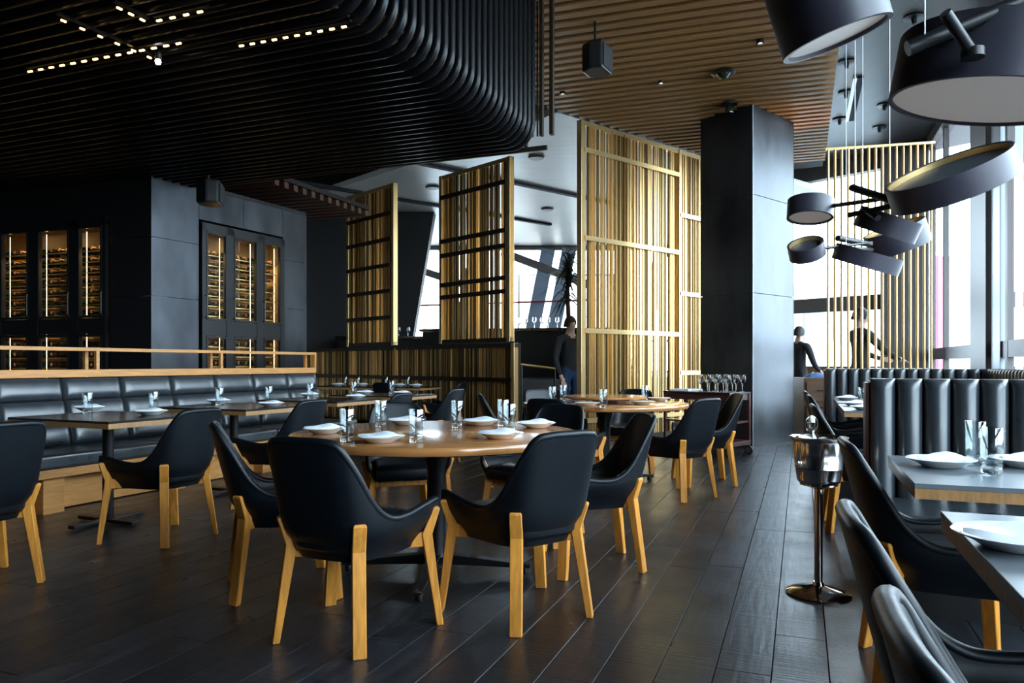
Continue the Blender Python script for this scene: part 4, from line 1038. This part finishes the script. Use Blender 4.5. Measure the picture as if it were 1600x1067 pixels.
# ================================================================== TROLLEY WITH WINE GLASSES
TC = Vector((2.53, 8.55, 0))
ta, tb = dirv(46), dirv(-44)            # short end (to the right), long side (to the left)
tr = thing('serving_trolley', 'dark cherry wood trolley on wheels in front of the steel pillar', 'trolley', TC)
tw, tl = 0.50, 0.92
for i in (0.02, tw - 0.02):
    for j in (0.02, tl - 0.02):
        p = ta * i + tb * j
        MB().bar(p + Vector((0, 0, 0.12)), p + Vector((0, 0, 0.74)), 0.035, 0.035, up=ta).build('post', 'cherry', tr, bevel=0.003)
        w_ = MB().lathe([(0.0, -0.014), (0.05, -0.014), (0.055, -0.008), (0.055, 0.008), (0.05, 0.014), (0, 0.014)], 20, p + Vector((0, 0, 0.056)), R=Matrix((Vector((0, 0, 1)), tb, ta)).transposed()).build('wheel', 'black_metal', tr, smooth=0.6)
        MB().lathe([(0.0, -0.017), (0.036, -0.017), (0.036, 0.017), (0, 0.017)], 18, p + Vector((0, 0, 0.056)), R=Matrix((Vector((0, 0, 1)), tb, ta)).transposed()).build('hub', 'polished', w_, smooth=0.6)
cen = ta * (tw / 2) + tb * (tl / 2)
def slab(z, th, m, name, sx=tw, sy=tl): 
    MB().bar(cen - tb * (sy / 2) + Vector((0, 0, z)), cen + tb * (sy / 2) + Vector((0, 0, z)), sx, th).build(name, m, tr, bevel=0.003)
slab(0.75, 0.02, 'table_dark', 'top'); slab(0.70, 0.075, 'cherry', 'apron', tw - 0.03, tl - 0.03); slab(0.40, 0.02, 'cherry', 'shelf', tw - 0.02, tl - 0.02); slab(0.15, 0.05, 'cherry', 'lower_shelf')
q = ta * 0.005 + tb * 0.02
MB().bar(ta * 0.04 + tb * 0.03 + Vector((0, 0, 0.56)), ta * 0.22 + tb * 0.03 + Vector((0, 0, 0.56)), 0.02, 0.20).build('hanging_panel', 'cherry', tr)
h = MB(); h.tube([ta * -0.02 + tb * 0.50 + Vector((0, 0, 0.67)), ta * -0.035 + tb * 0.50 + Vector((0, 0, 0.67)), ta * -0.035 + tb * 0.40 + Vector((0, 0, 0.67)), ta * -0.02 + tb * 0.40 + Vector((0, 0, 0.67))], 0.006, 8); h.build('drawer_handle', 'polished', tr)
n = 0
NUM = ['first', 'second', 'third', 'fourth', 'fifth', 'sixth', 'seventh', 'eighth', 'ninth', 'tenth', 'eleventh', 'twelfth']
for j in range(4):
    for i in range(3):
        p = TC + ta * (0.08 + i * 0.165 + random.uniform(-0.01, 0.01)) + tb * (0.07 + j * 0.125 + random.uniform(-0.01, 0.01)) + Vector((0, 0, 0.7605))
        tag(link('wine_glass', wine_me, None, p), f'clear wine glass on the trolley, {("front", "middle", "back")[i]} row, {NUM[j]} from the aisle end', 'wine glass', 'wine glasses on the trolley')
p = TC + ta * 0.24 + tb * 0.74 + Vector((0, 0, 0.7605))
ty = thing('folded_cloth', 'white folded cloth lying on the half wall end of the trolley', 'cloth', p, math.atan2(tb.y, tb.x))
for z in (0.006, 0.018): MB().box((0, 0, z), (0.28 - z, 0.34 - z, 0.011)).build('fold', 'linen', ty, bevel=0.004)

# ================================================================== DRAWER CABINET by the far window
cb = P(1256, 600, 10.4); cb.z = 0
s = thing('drawer_cabinet', 'low wooden service cabinet with a drawer behind the far booth', 'cabinet', cb, heading(0))
MB().box((0.3, 0.25, 0.45), (0.6, 0.5, 0.9)).build('body', 'cab_wood', s, bevel=0.004)
dw = MB().box((0.3, -0.012, 0.70), (0.54, 0.024, 0.26)).build('drawer', 'cab_wood', s, bevel=0.004)
MB().box((0.3, -0.03, 0.72), (0.24, 0.014, 0.02)).build('handle', 'black_metal', dw)
dw = MB().box((0.3, -0.012, 0.32), (0.54, 0.024, 0.40)).build('door', 'cab_wood', s, bevel=0.004)
MB().box((0.3, -0.03, 0.48), (0.24, 0.014, 0.02)).build('handle', 'black_metal', dw)
cl = thing('folded_cloth', 'crumpled blue cloth on the low drawer cabinet', 'cloth', cb + Vector((0.25, 0.2, 0.9)))
mb = MB(); R_ = random.Random(4); vs = []
for i in range(11):
    for j in range(8):
        u, v = i / 10 - 0.5, j / 7 - 0.5
        e = max(0, 1 - (2 * u) ** 2) * max(0, 1 - (2 * v) ** 2)
        vs.append((u * 0.3, v * 0.22, 0.004 + e ** 0.5 * (0.06 + R_.uniform(-0.015, 0.03))))
mat('cloth_blue', (0.10, 0.18, 0.35), 0.9)
mb.add(vs, [(i * 8 + j, (i + 1) * 8 + j, (i + 1) * 8 + j + 1, i * 8 + j + 1) for i in range(10) for j in range(7)]).build('heap', 'cloth_blue', cl, smooth=True)
MB().box((0, 0, 0.004), (0.32, 0.24, 0.006)).build('bottom_fold', 'cloth_blue', cl)

# ================================================================== BAR COUNTER AND GLASSES on the raised floor
bc = thing('bar_counter', 'dark bar counter on the raised floor beyond the half wall', 'counter', (0.1, 13.4, 0.85), heading(10))
MB().box((0.0, 0.3, 0.42), (3.6, 0.55, 0.84)).build('body', 'wall_dark', bc)
MB().box((0.0, 0.28, 0.87), (3.7, 0.65, 0.05)).build('worktop', 'table_dark', bc, bevel=0.004)
bc2 = thing('bar_counter', 'dark serving counter seen between the two half-wall screens', 'counter', (-2.3, 15.2, 0.85), heading(0))
MB().box((0.0, 0.3, 0.38), (2.6, 0.55, 0.76)).build('body', 'wall_dark', bc2)
MB().box((0.0, 0.28, 0.79), (2.7, 0.65, 0.05)).build('worktop', 'table_dark', bc2, bevel=0.004)
Rr = random.Random(9)
for k in range(9):
    x = -0.15 + 0.14 * k + Rr.uniform(-0.02, 0.02); y = 0.15 + Rr.uniform(0, 0.25)
    p = bc.location + Matrix.Rotation(heading(10), 3, 'Z') @ Vector((x, y, 0.8955))
    tag(link('wine_glass', wine_me, None, p), f'clear wine glass on the dark bar counter, {NUM[8 - k]} from the tall brass screen', 'wine glass', 'wine glasses on the bar counter')
for k in range(6):
    p = bc2.location + Vector((-0.1 + 0.2 * k + Rr.uniform(-0.03, 0.03), 0.2 + Rr.uniform(0, 0.2), 0.8155))
    tag(link('wine_glass', wine_me, None, p), f'clear wine glass on the serving counter between the half-wall screens, {NUM[k]} from the wine room', 'wine glass', 'wine glasses on the serving counter')
hr = thing('handrail', 'slim brass handrail beside the dark steps', 'handrail', (0.12, 10.72, 0))
MB().tube([(0.0, 0.0, 1.09), (0.55, 0.35, 1.02)], 0.018, 10).build('rail', 'brass_frame', hr, smooth=True)
for p in ((0.02, 0.01, 1.08), (0.52, 0.33, 1.02)): MB().tube([(p[0], p[1], 0), p], 0.012, 8).build('post', 'black_metal', hr, smooth=True)
# ---- potted palm behind the tall screen
pc = Vector((0.93, 12.35, 0.85))
pt = thing('potted_palm', 'dark spiky palm in the gap beside the tall brass screen', 'potted plant', pc)
MB().lathe([(0, 0), (0.2, 0), (0.26, 0.45), (0.24, 0.45), (0.18, 0.40), (0, 0.40)], 24).build('pot', 'black_panel', pt, smooth=True)
MB().tube([(0, 0, 0.38), (0.03, 0.02, 0.9), (0.0, 0.02, 1.4), (0.02, 0, 1.9)], [0.05, 0.042, 0.038, 0.03], 10).build('trunk', 'palm_bark', pt, smooth=True)
Rp = random.Random(12)
for k in range(110):
    a = Rp.uniform(0, 2 * PI); z = Rp.uniform(1.3, 2.15); el = Rp.uniform(-0.4, 1.2); L = Rp.uniform(0.4, 0.75)
    d = Vector((math.cos(a), math.sin(a), 0)); s_ = Vector((-d.y, d.x, 0)); pts = []; vs = []; fs = []
    for q in range(6):
        f_ = q / 5; p = Vector((0.02, 0, z)) + d * (L * f_ * math.cos(el * (1 - f_ * 0.5))) + Vector((0, 0, L * (math.sin(el) * f_ - 0.55 * f_ * f_)))
        w = 0.026 * (1 - f_) + 0.001
        vs += [p - s_ * w, p + s_ * w]
    for q in range(5): fs.append((2 * q, 2 * q + 1, 2 * q + 3, 2 * q + 2))
    MB().add(vs, fs).build('leaf', 'palm_leaf', pt)

# ================================================================== DRUM LAMPS
def drum(parent, origin, px, py, Y, dia, hgt, roll, alpha, lamp_m='diffuser'):
    """shade with its centre on the sight line (px,py) at depth Y; roll = tilt of its rim, alpha = how far its top faces the viewer"""
    c = P(px, py, Y); ray = Vector(((px - CX) / FPX, 1, -(py - HY) / FPX)).normalized()
    right = ray.cross(Vector((0, 0, 1))).normalized(); up = right.cross(ray)
    r_, a_ = rad(roll), rad(alpha)
    n = (-right * math.sin(r_) + up * math.cos(r_)) * math.cos(a_) - ray * math.sin(a_)
    x = n.orthogonal().normalized(); y = n.cross(x); R = Matrix((x, y, n)).transposed()
    r = dia / 2; h = hgt / 2; o = c - origin; th = 0.012
    sh = MB().lathe([(r, -h), (r, h), (r - th, h), (r - th, -h)], 64, o, R=R, close=True).build('shade', 'shade', parent, smooth=0.6)
    MB().lathe([(r - th, h - 0.004), (r - th - 0.006, h - 0.004), (r - th - 0.006, h - 0.03), (r - th, h - 0.03)], 64, o, R=R, close=True).build('rim_lining', 'brass_frame', sh, smooth=0.6)
    MB().lathe([(0, h - 0.034), (r - th, h - 0.034), (r - th, h - 0.03), (0, h - 0.03)], 48, o, R=R).build('lid', 'shade_lid', sh, smooth=0.6)
    MB().lathe([(0, -h + 0.010), (r - th, -h + 0.010), (r - th, -h + 0.014), (0, -h + 0.014)], 48, o, R=R).build('diffuser', lamp_m, sh, smooth=0.6)
    return c, n
def lamp_root(label, c): return thing('drum_chandelier', label, 'chandelier', c, 0, 'drum chandeliers over the booth tables')
def rod(t, o, a, b, r=0.012, name='rod', m='black_metal'):
    MB().tube([Vector(a) - o, Vector(b) - o], r, 10).build(name, m, t, smooth=True)
def cord(t, o, p, zc=4.95):
    MB().tube([Vector(p) - o, Vector((p[0], p[1], zc)) - o], 0.0022, 6).build('cord', 'cord', t)
    MB().lathe([(0, 0), (0.055, 0), (0.065, -0.012), (0.02, -0.03), (0.012, -0.06), (0, -0.06)], 24, Vector((p[0], p[1], zc)) - o).build('ceiling_rose', 'black_metal', t, smooth=True)
# middle chandelier
o = P(1375, 325, 3.95); t = lamp_root('drum chandelier with the broad open-topped shade beside the window column', o)
drum(t, o, 1485, 279, 3.4, 0.535, 0.118, 15.5, 11)
drum(t, o, 1266, 327, 4.2, 0.250, 0.105, -3, -20)
drum(t, o, 1387, 351, 3.85, 0.315, 0.105, -23.5, 0.5)
rod(t, o, P(1298, 322, 4.15), P(1405, 307, 3.6)); rod(t, o, P(1331, 293, 3.9), P(1400, 315, 3.6), 0.019); rod(t, o, P(1327, 336, 3.9), P(1402, 320, 3.6), 0.014); rod(t, o, P(1352, 327, 3.8), P(1372, 341, 3.7), 0.017)
cord(t, o, P(1336, 316, 3.9)); cord(t, o, P(1390, 310, 3.65))
# far chandelier
o = P(1340, 385, 5.6); t = lamp_root('small drum chandelier lowest in the row, above the far booth', o)
drum(t, o, 1402, 372, 5.8, 0.455, 0.18, 17, 8)
drum(t, o, 1260, 390, 5.2, 0.245, 0.10, 10, 24)
drum(t, o, 1355, 405, 5.35, 0.47, 0.115, -20, 0.5)
rod(t, o, P(1286, 388, 5.2), P(1362, 379, 5.6)); rod(t, o, P(1309, 372, 5.4), P(1360, 382, 5.6), 0.022); rod(t, o, P(1320, 388, 5.3), P(1362, 390, 5.6), 0.016)
cord(t, o, P(1322, 380, 5.4)); cord(t, o, P(1348, 380, 5.5))
# near chandelier
o = P(1420, 60, 2.1); t = lamp_root('large drum chandelier at the top edge of the picture', o)
drum(t, o, 1292, 10, 1.75, 0.25, 0.16, 16, -12)
drum(t, o, 1556, 113, 2.3, 0.575, 0.19, -11, -17)
rod(t, o, P(1418, 76, 2.12), P(1640, -16, 2.05), 0.022); rod(t, o, P(1477, 20, 2.0), P(1520, 84, 2.05), 0.016); rod(t, o, P(1368, 3, 1.75), P(1440, -22, 1.9), 0.010); 
MB().lathe([(0, -0.012), (0.03, -0.012), (0.03, 0.012), (0, 0.012)], 16, P(1520, 84, 2.05) - o).build('clip', 'black_metal', t, smooth=True)
cord(t, o, P(1445, 56, 2.1)); cord(t, o, P(1432, 0, 2.0))
# spare ceiling fittings on the grey ceiling
ct = struct(bpy.data.objects['ceiling_right'])
for (x, y) in ((1428, 25), (1322, 144), (1312, 186), (1382, 163), (1323, 96), (1374, 198)):
    c = at_ceiling(x, y, 4.95)
    MB().lathe([(0, 0), (0.10, 0), (0.11, -0.02), (0.03, -0.03), (0.02, -0.09), (0, -0.09)], 24, (c.x, c.y, 4.95)).build('ceiling_fitting', 'black_metal', ct, smooth=True)
g0, g1 = at_ceiling(1342, 120, 4.94), at_ceiling(1328, 188, 4.94)
MB().bar(g0, g1, 0.12, 0.03).build('slot_vent', 'joint_black', ct); MB().bar(g0 + Vector((-0.05, 0, -0.01)), g1 + Vector((-0.05, 0, -0.01)), 0.05, 0.03).build('slot_vent_lip', 'porcelain', ct)

# ================================================================== PEOPLE
def person(label, base, deg, J, R, bones, mats, hair, extra=None):
    """J joints (local, facing +y), R radii, bones (a, b, material slot)"""
    root = thing('person', label, 'person', base, heading(deg))
    names = list(J); me = bpy.data.meshes.new('body'); me.from_pydata([J[n] for n in names], [(names.index(a), names.index(b)) for a, b, _ in bones], []); me.update()
    ob = bpy.data.objects.new('skin_tmp', me); COL.objects.link(ob)
    md = ob.modifiers.new('skin', 'SKIN'); md.use_smooth_shade = True; md.branch_smoothing = 0.6
    if not me.skin_vertices:
        bm = bmesh.new(); bm.from_mesh(me); bm.verts.layers.skin.verify(); bm.to_mesh(me); bm.free()
    for i, n in enumerate(names):
        sv = me.skin_vertices[0].data[i]; r = R[n]; sv.radius = r if isinstance(r, tuple) else (r, r); sv.use_root = (n == 'pelvis')
    ss = ob.modifiers.new('sub', 'SUBSURF'); ss.levels = 2; ss.render_levels = 2
    dg = bpy.context.evaluated_depsgraph_get(); dg.update()
    nm = bpy.data.meshes.new_from_object(ob.evaluated_get(dg)); bpy.data.objects.remove(ob)
    nm.materials.clear()
    for q in mats: nm.materials.append(M[q])
    segs = [(Vector(J[a]), Vector(J[b]), s) for a, b, s in bones]
    for p in nm.polygons:
        best = None
        for a, b, s in segs:
            ab = b - a; tt = max(0, min(1, (p.center - a).dot(ab) / max(ab.length_squared, 1e-9))); dd = (a + ab * tt - p.center).length
            if best is None or dd < best[0]: best = (dd, s)
        p.material_index = best[1]; p.use_smooth = True
    link('body', nm, root)
    if hair:
        hc = Vector(J['head']) + Vector(hair)
        mb = MB(); vs = []; N_, K_ = 20, 9
        pr = [(0.094 * math.sin(PI * 0.62 * k / K_), 0.118 * math.cos(PI * 0.62 * k / K_)) for k in range(K_ + 1)]
        hm = MB().lathe([(max(r, 1e-7), z) for r, z in pr[::-1]], N_, (0, 0, 0))
        hm.v = [(x * 0.92, y * 1.12 - 0.022 + (0.02 if z < 0 else 0) * (-1), z) for x, y, z in hm.v]
        hm.v = [(x, y if not (z < 0.03 and y > 0.03) else 0.03, z) for x, y, z in hm.v]
        ho = hm.build('hair', 'hair', root, smooth=True); ho.location = hc
    if extra: extra(root)
    return root
def std(h=1.78, reach=None):
    k = h / 1.78
    J = {'pelvis': (0, 0, 0.97), 'waist': (0, 0, 1.10), 'chest': (0, 0.0, 1.32), 'collar': (0, -0.01, 1.45), 'neck': (0, 0.0, 1.53), 'head': (0, 0.03, 1.63), 'crown': (0, 0.02, 1.72), 'nose': (0, 0.115, 1.625),
         'hipL': (-0.09, 0, 0.93), 'kneeL': (-0.10, 0.01, 0.50), 'ankL': (-0.10, -0.02, 0.09), 'toeL': (-0.11, 0.13, 0.035),
         'hipR': (0.09, 0, 0.93), 'kneeR': (0.10, 0.01, 0.50), 'ankR': (0.10, -0.02, 0.09), 'toeR': (0.11, 0.13, 0.035),
         'shL': (-0.18, -0.01, 1.43), 'elL': (-0.24, -0.02, 1.14), 'wrL': (-0.23, 0.10, 0.92), 'haL': (-0.22, 0.14, 0.84), 'thL': (-0.19, 0.15, 0.88),
         'shR': (0.18, -0.01, 1.43), 'elR': (0.24, -0.02, 1.14), 'wrR': (0.23, 0.10, 0.92), 'haR': (0.22, 0.14, 0.84), 'thR': (0.19, 0.15, 0.88)}
    if reach: J.update(reach)
    fing = {}
    for s in 'LR':
        ha, wr = Vector(J['ha' + s]), Vector(J['wr' + s]); d = (ha - wr).normalized(); sd = d.cross(Vector((0, 1, 0.3))).normalized()
        for i in range(4):
            off = sd * (0.022 * (i - 1.5)); ln = (0.05, 0.062, 0.058, 0.045)[i]
            fing['f%s%da' % (s, i)] = tuple(ha + off + d * 0.03); fing['f%s%db' % (s, i)] = tuple(ha + off + d * (0.03 + ln * 0.6) + Vector((0, 0.008, -0.008))); 
    J.update(fing)
    J = {n: tuple(c * k for c in p) for n, p in J.items()}
    Rd = {'pelvis': (0.155, 0.115), 'waist': (0.135, 0.10), 'chest': (0.165, 0.115), 'collar': (0.12, 0.085), 'neck': 0.056, 'head': (0.078, 0.095), 'crown': (0.062, 0.075), 'nose': 0.012}
    for s in 'LR': Rd.update({'hip' + s: 0.092, 'knee' + s: 0.062, 'ank' + s: 0.045, 'toe' + s: (0.045, 0.032), 'sh' + s: 0.066, 'el' + s: 0.048, 'wr' + s: 0.032, 'ha' + s: (0.038, 0.018), 'th' + s: 0.011})
    for n in fing: Rd[n] = 0.009
    B = [('pelvis', 'waist', 1), ('waist', 'chest', 1), ('chest', 'collar', 1), ('collar', 'neck', 0), ('neck', 'head', 0), ('head', 'crown', 0), ('head', 'nose', 0)]
    for s in 'LR':
        B += [('pelvis', 'hip' + s, 2), ('hip' + s, 'knee' + s, 2), ('knee' + s, 'ank' + s, 2), ('ank' + s, 'toe' + s, 3), ('collar', 'sh' + s, 1), ('sh' + s, 'el' + s, 1), ('el' + s, 'wr' + s, 1), ('wr' + s, 'ha' + s, 0), ('ha' + s, 'th' + s, 0)]
        for i in range(4): B += [('ha' + s, 'f%s%da' % (s, i), 0), ('f%s%da' % (s, i), 'f%s%db' % (s, i), 0)]
    return J, Rd, B
J, Rd, B = std(1.80)
person('person in dark top and blue jeans standing half hidden by the tall brass screen', (0.84, 10.62, 0), 150, J, Rd, B, ['skin', 'cloth_black', 'denim', 'cloth_black'], (0, -0.005, 0.025))
J, Rd, B = std(1.72, {'elR': (0.25, 0.06, 1.13), 'wrR': (0.20, 0.26, 1.02), 'haR': (0.17, 0.34, 1.0), 'thR': (0.14, 0.33, 1.03)})
person('person in black clothes working beside the steel pillar', (4.70, 12.05, 0), 60, J, Rd, B, ['skin', 'cloth_black', 'cloth_black', 'cloth_black'], (0, -0.005, 0.025))
J, Rd, B = std(1.84, {'elR': (0.25, 0.16, 1.22), 'wrR': (0.20, 0.38, 1.12), 'haR': (0.18, 0.46, 1.10), 'thR': (0.15, 0.45, 1.13),
                      'elL': (-0.24, 0.14, 1.22), 'wrL': (-0.16, 0.36, 1.13), 'haL': (-0.14, 0.44, 1.11), 'thL': (-0.11, 0.43, 1.14)})
def collar(root): MB().lathe([(0.060, 1.535), (0.066, 1.545), (0.062, 1.575), (0.056, 1.575)], 20, (0, 0.0, 0), close=True).build('shirt_collar', 'collar', root, smooth=True)
person('man in dark brown jacket reaching forward behind the brass tubes', (4.47, 9.45, 0), 84, J, Rd, B, ['skin', 'cloth_brown', 'cloth_black', 'cloth_black'], (0, -0.005, 0.025), collar)
# high service table he leans on
st = thing('service_table', 'high pale service table in front of the man behind the brass tubes', 'table', (5.02, 9.62, 0), heading(-6))
MB().box((0, 0, 1.02), (0.75, 0.6, 0.04)).build('tabletop', 'porcelain', st, bevel=0.004)
for sx in (-0.33, 0.33):
    for sy in (-0.26, 0.26): MB().box((sx, sy, 0.5), (0.04, 0.04, 1.0)).build('leg', 'black_metal', st)
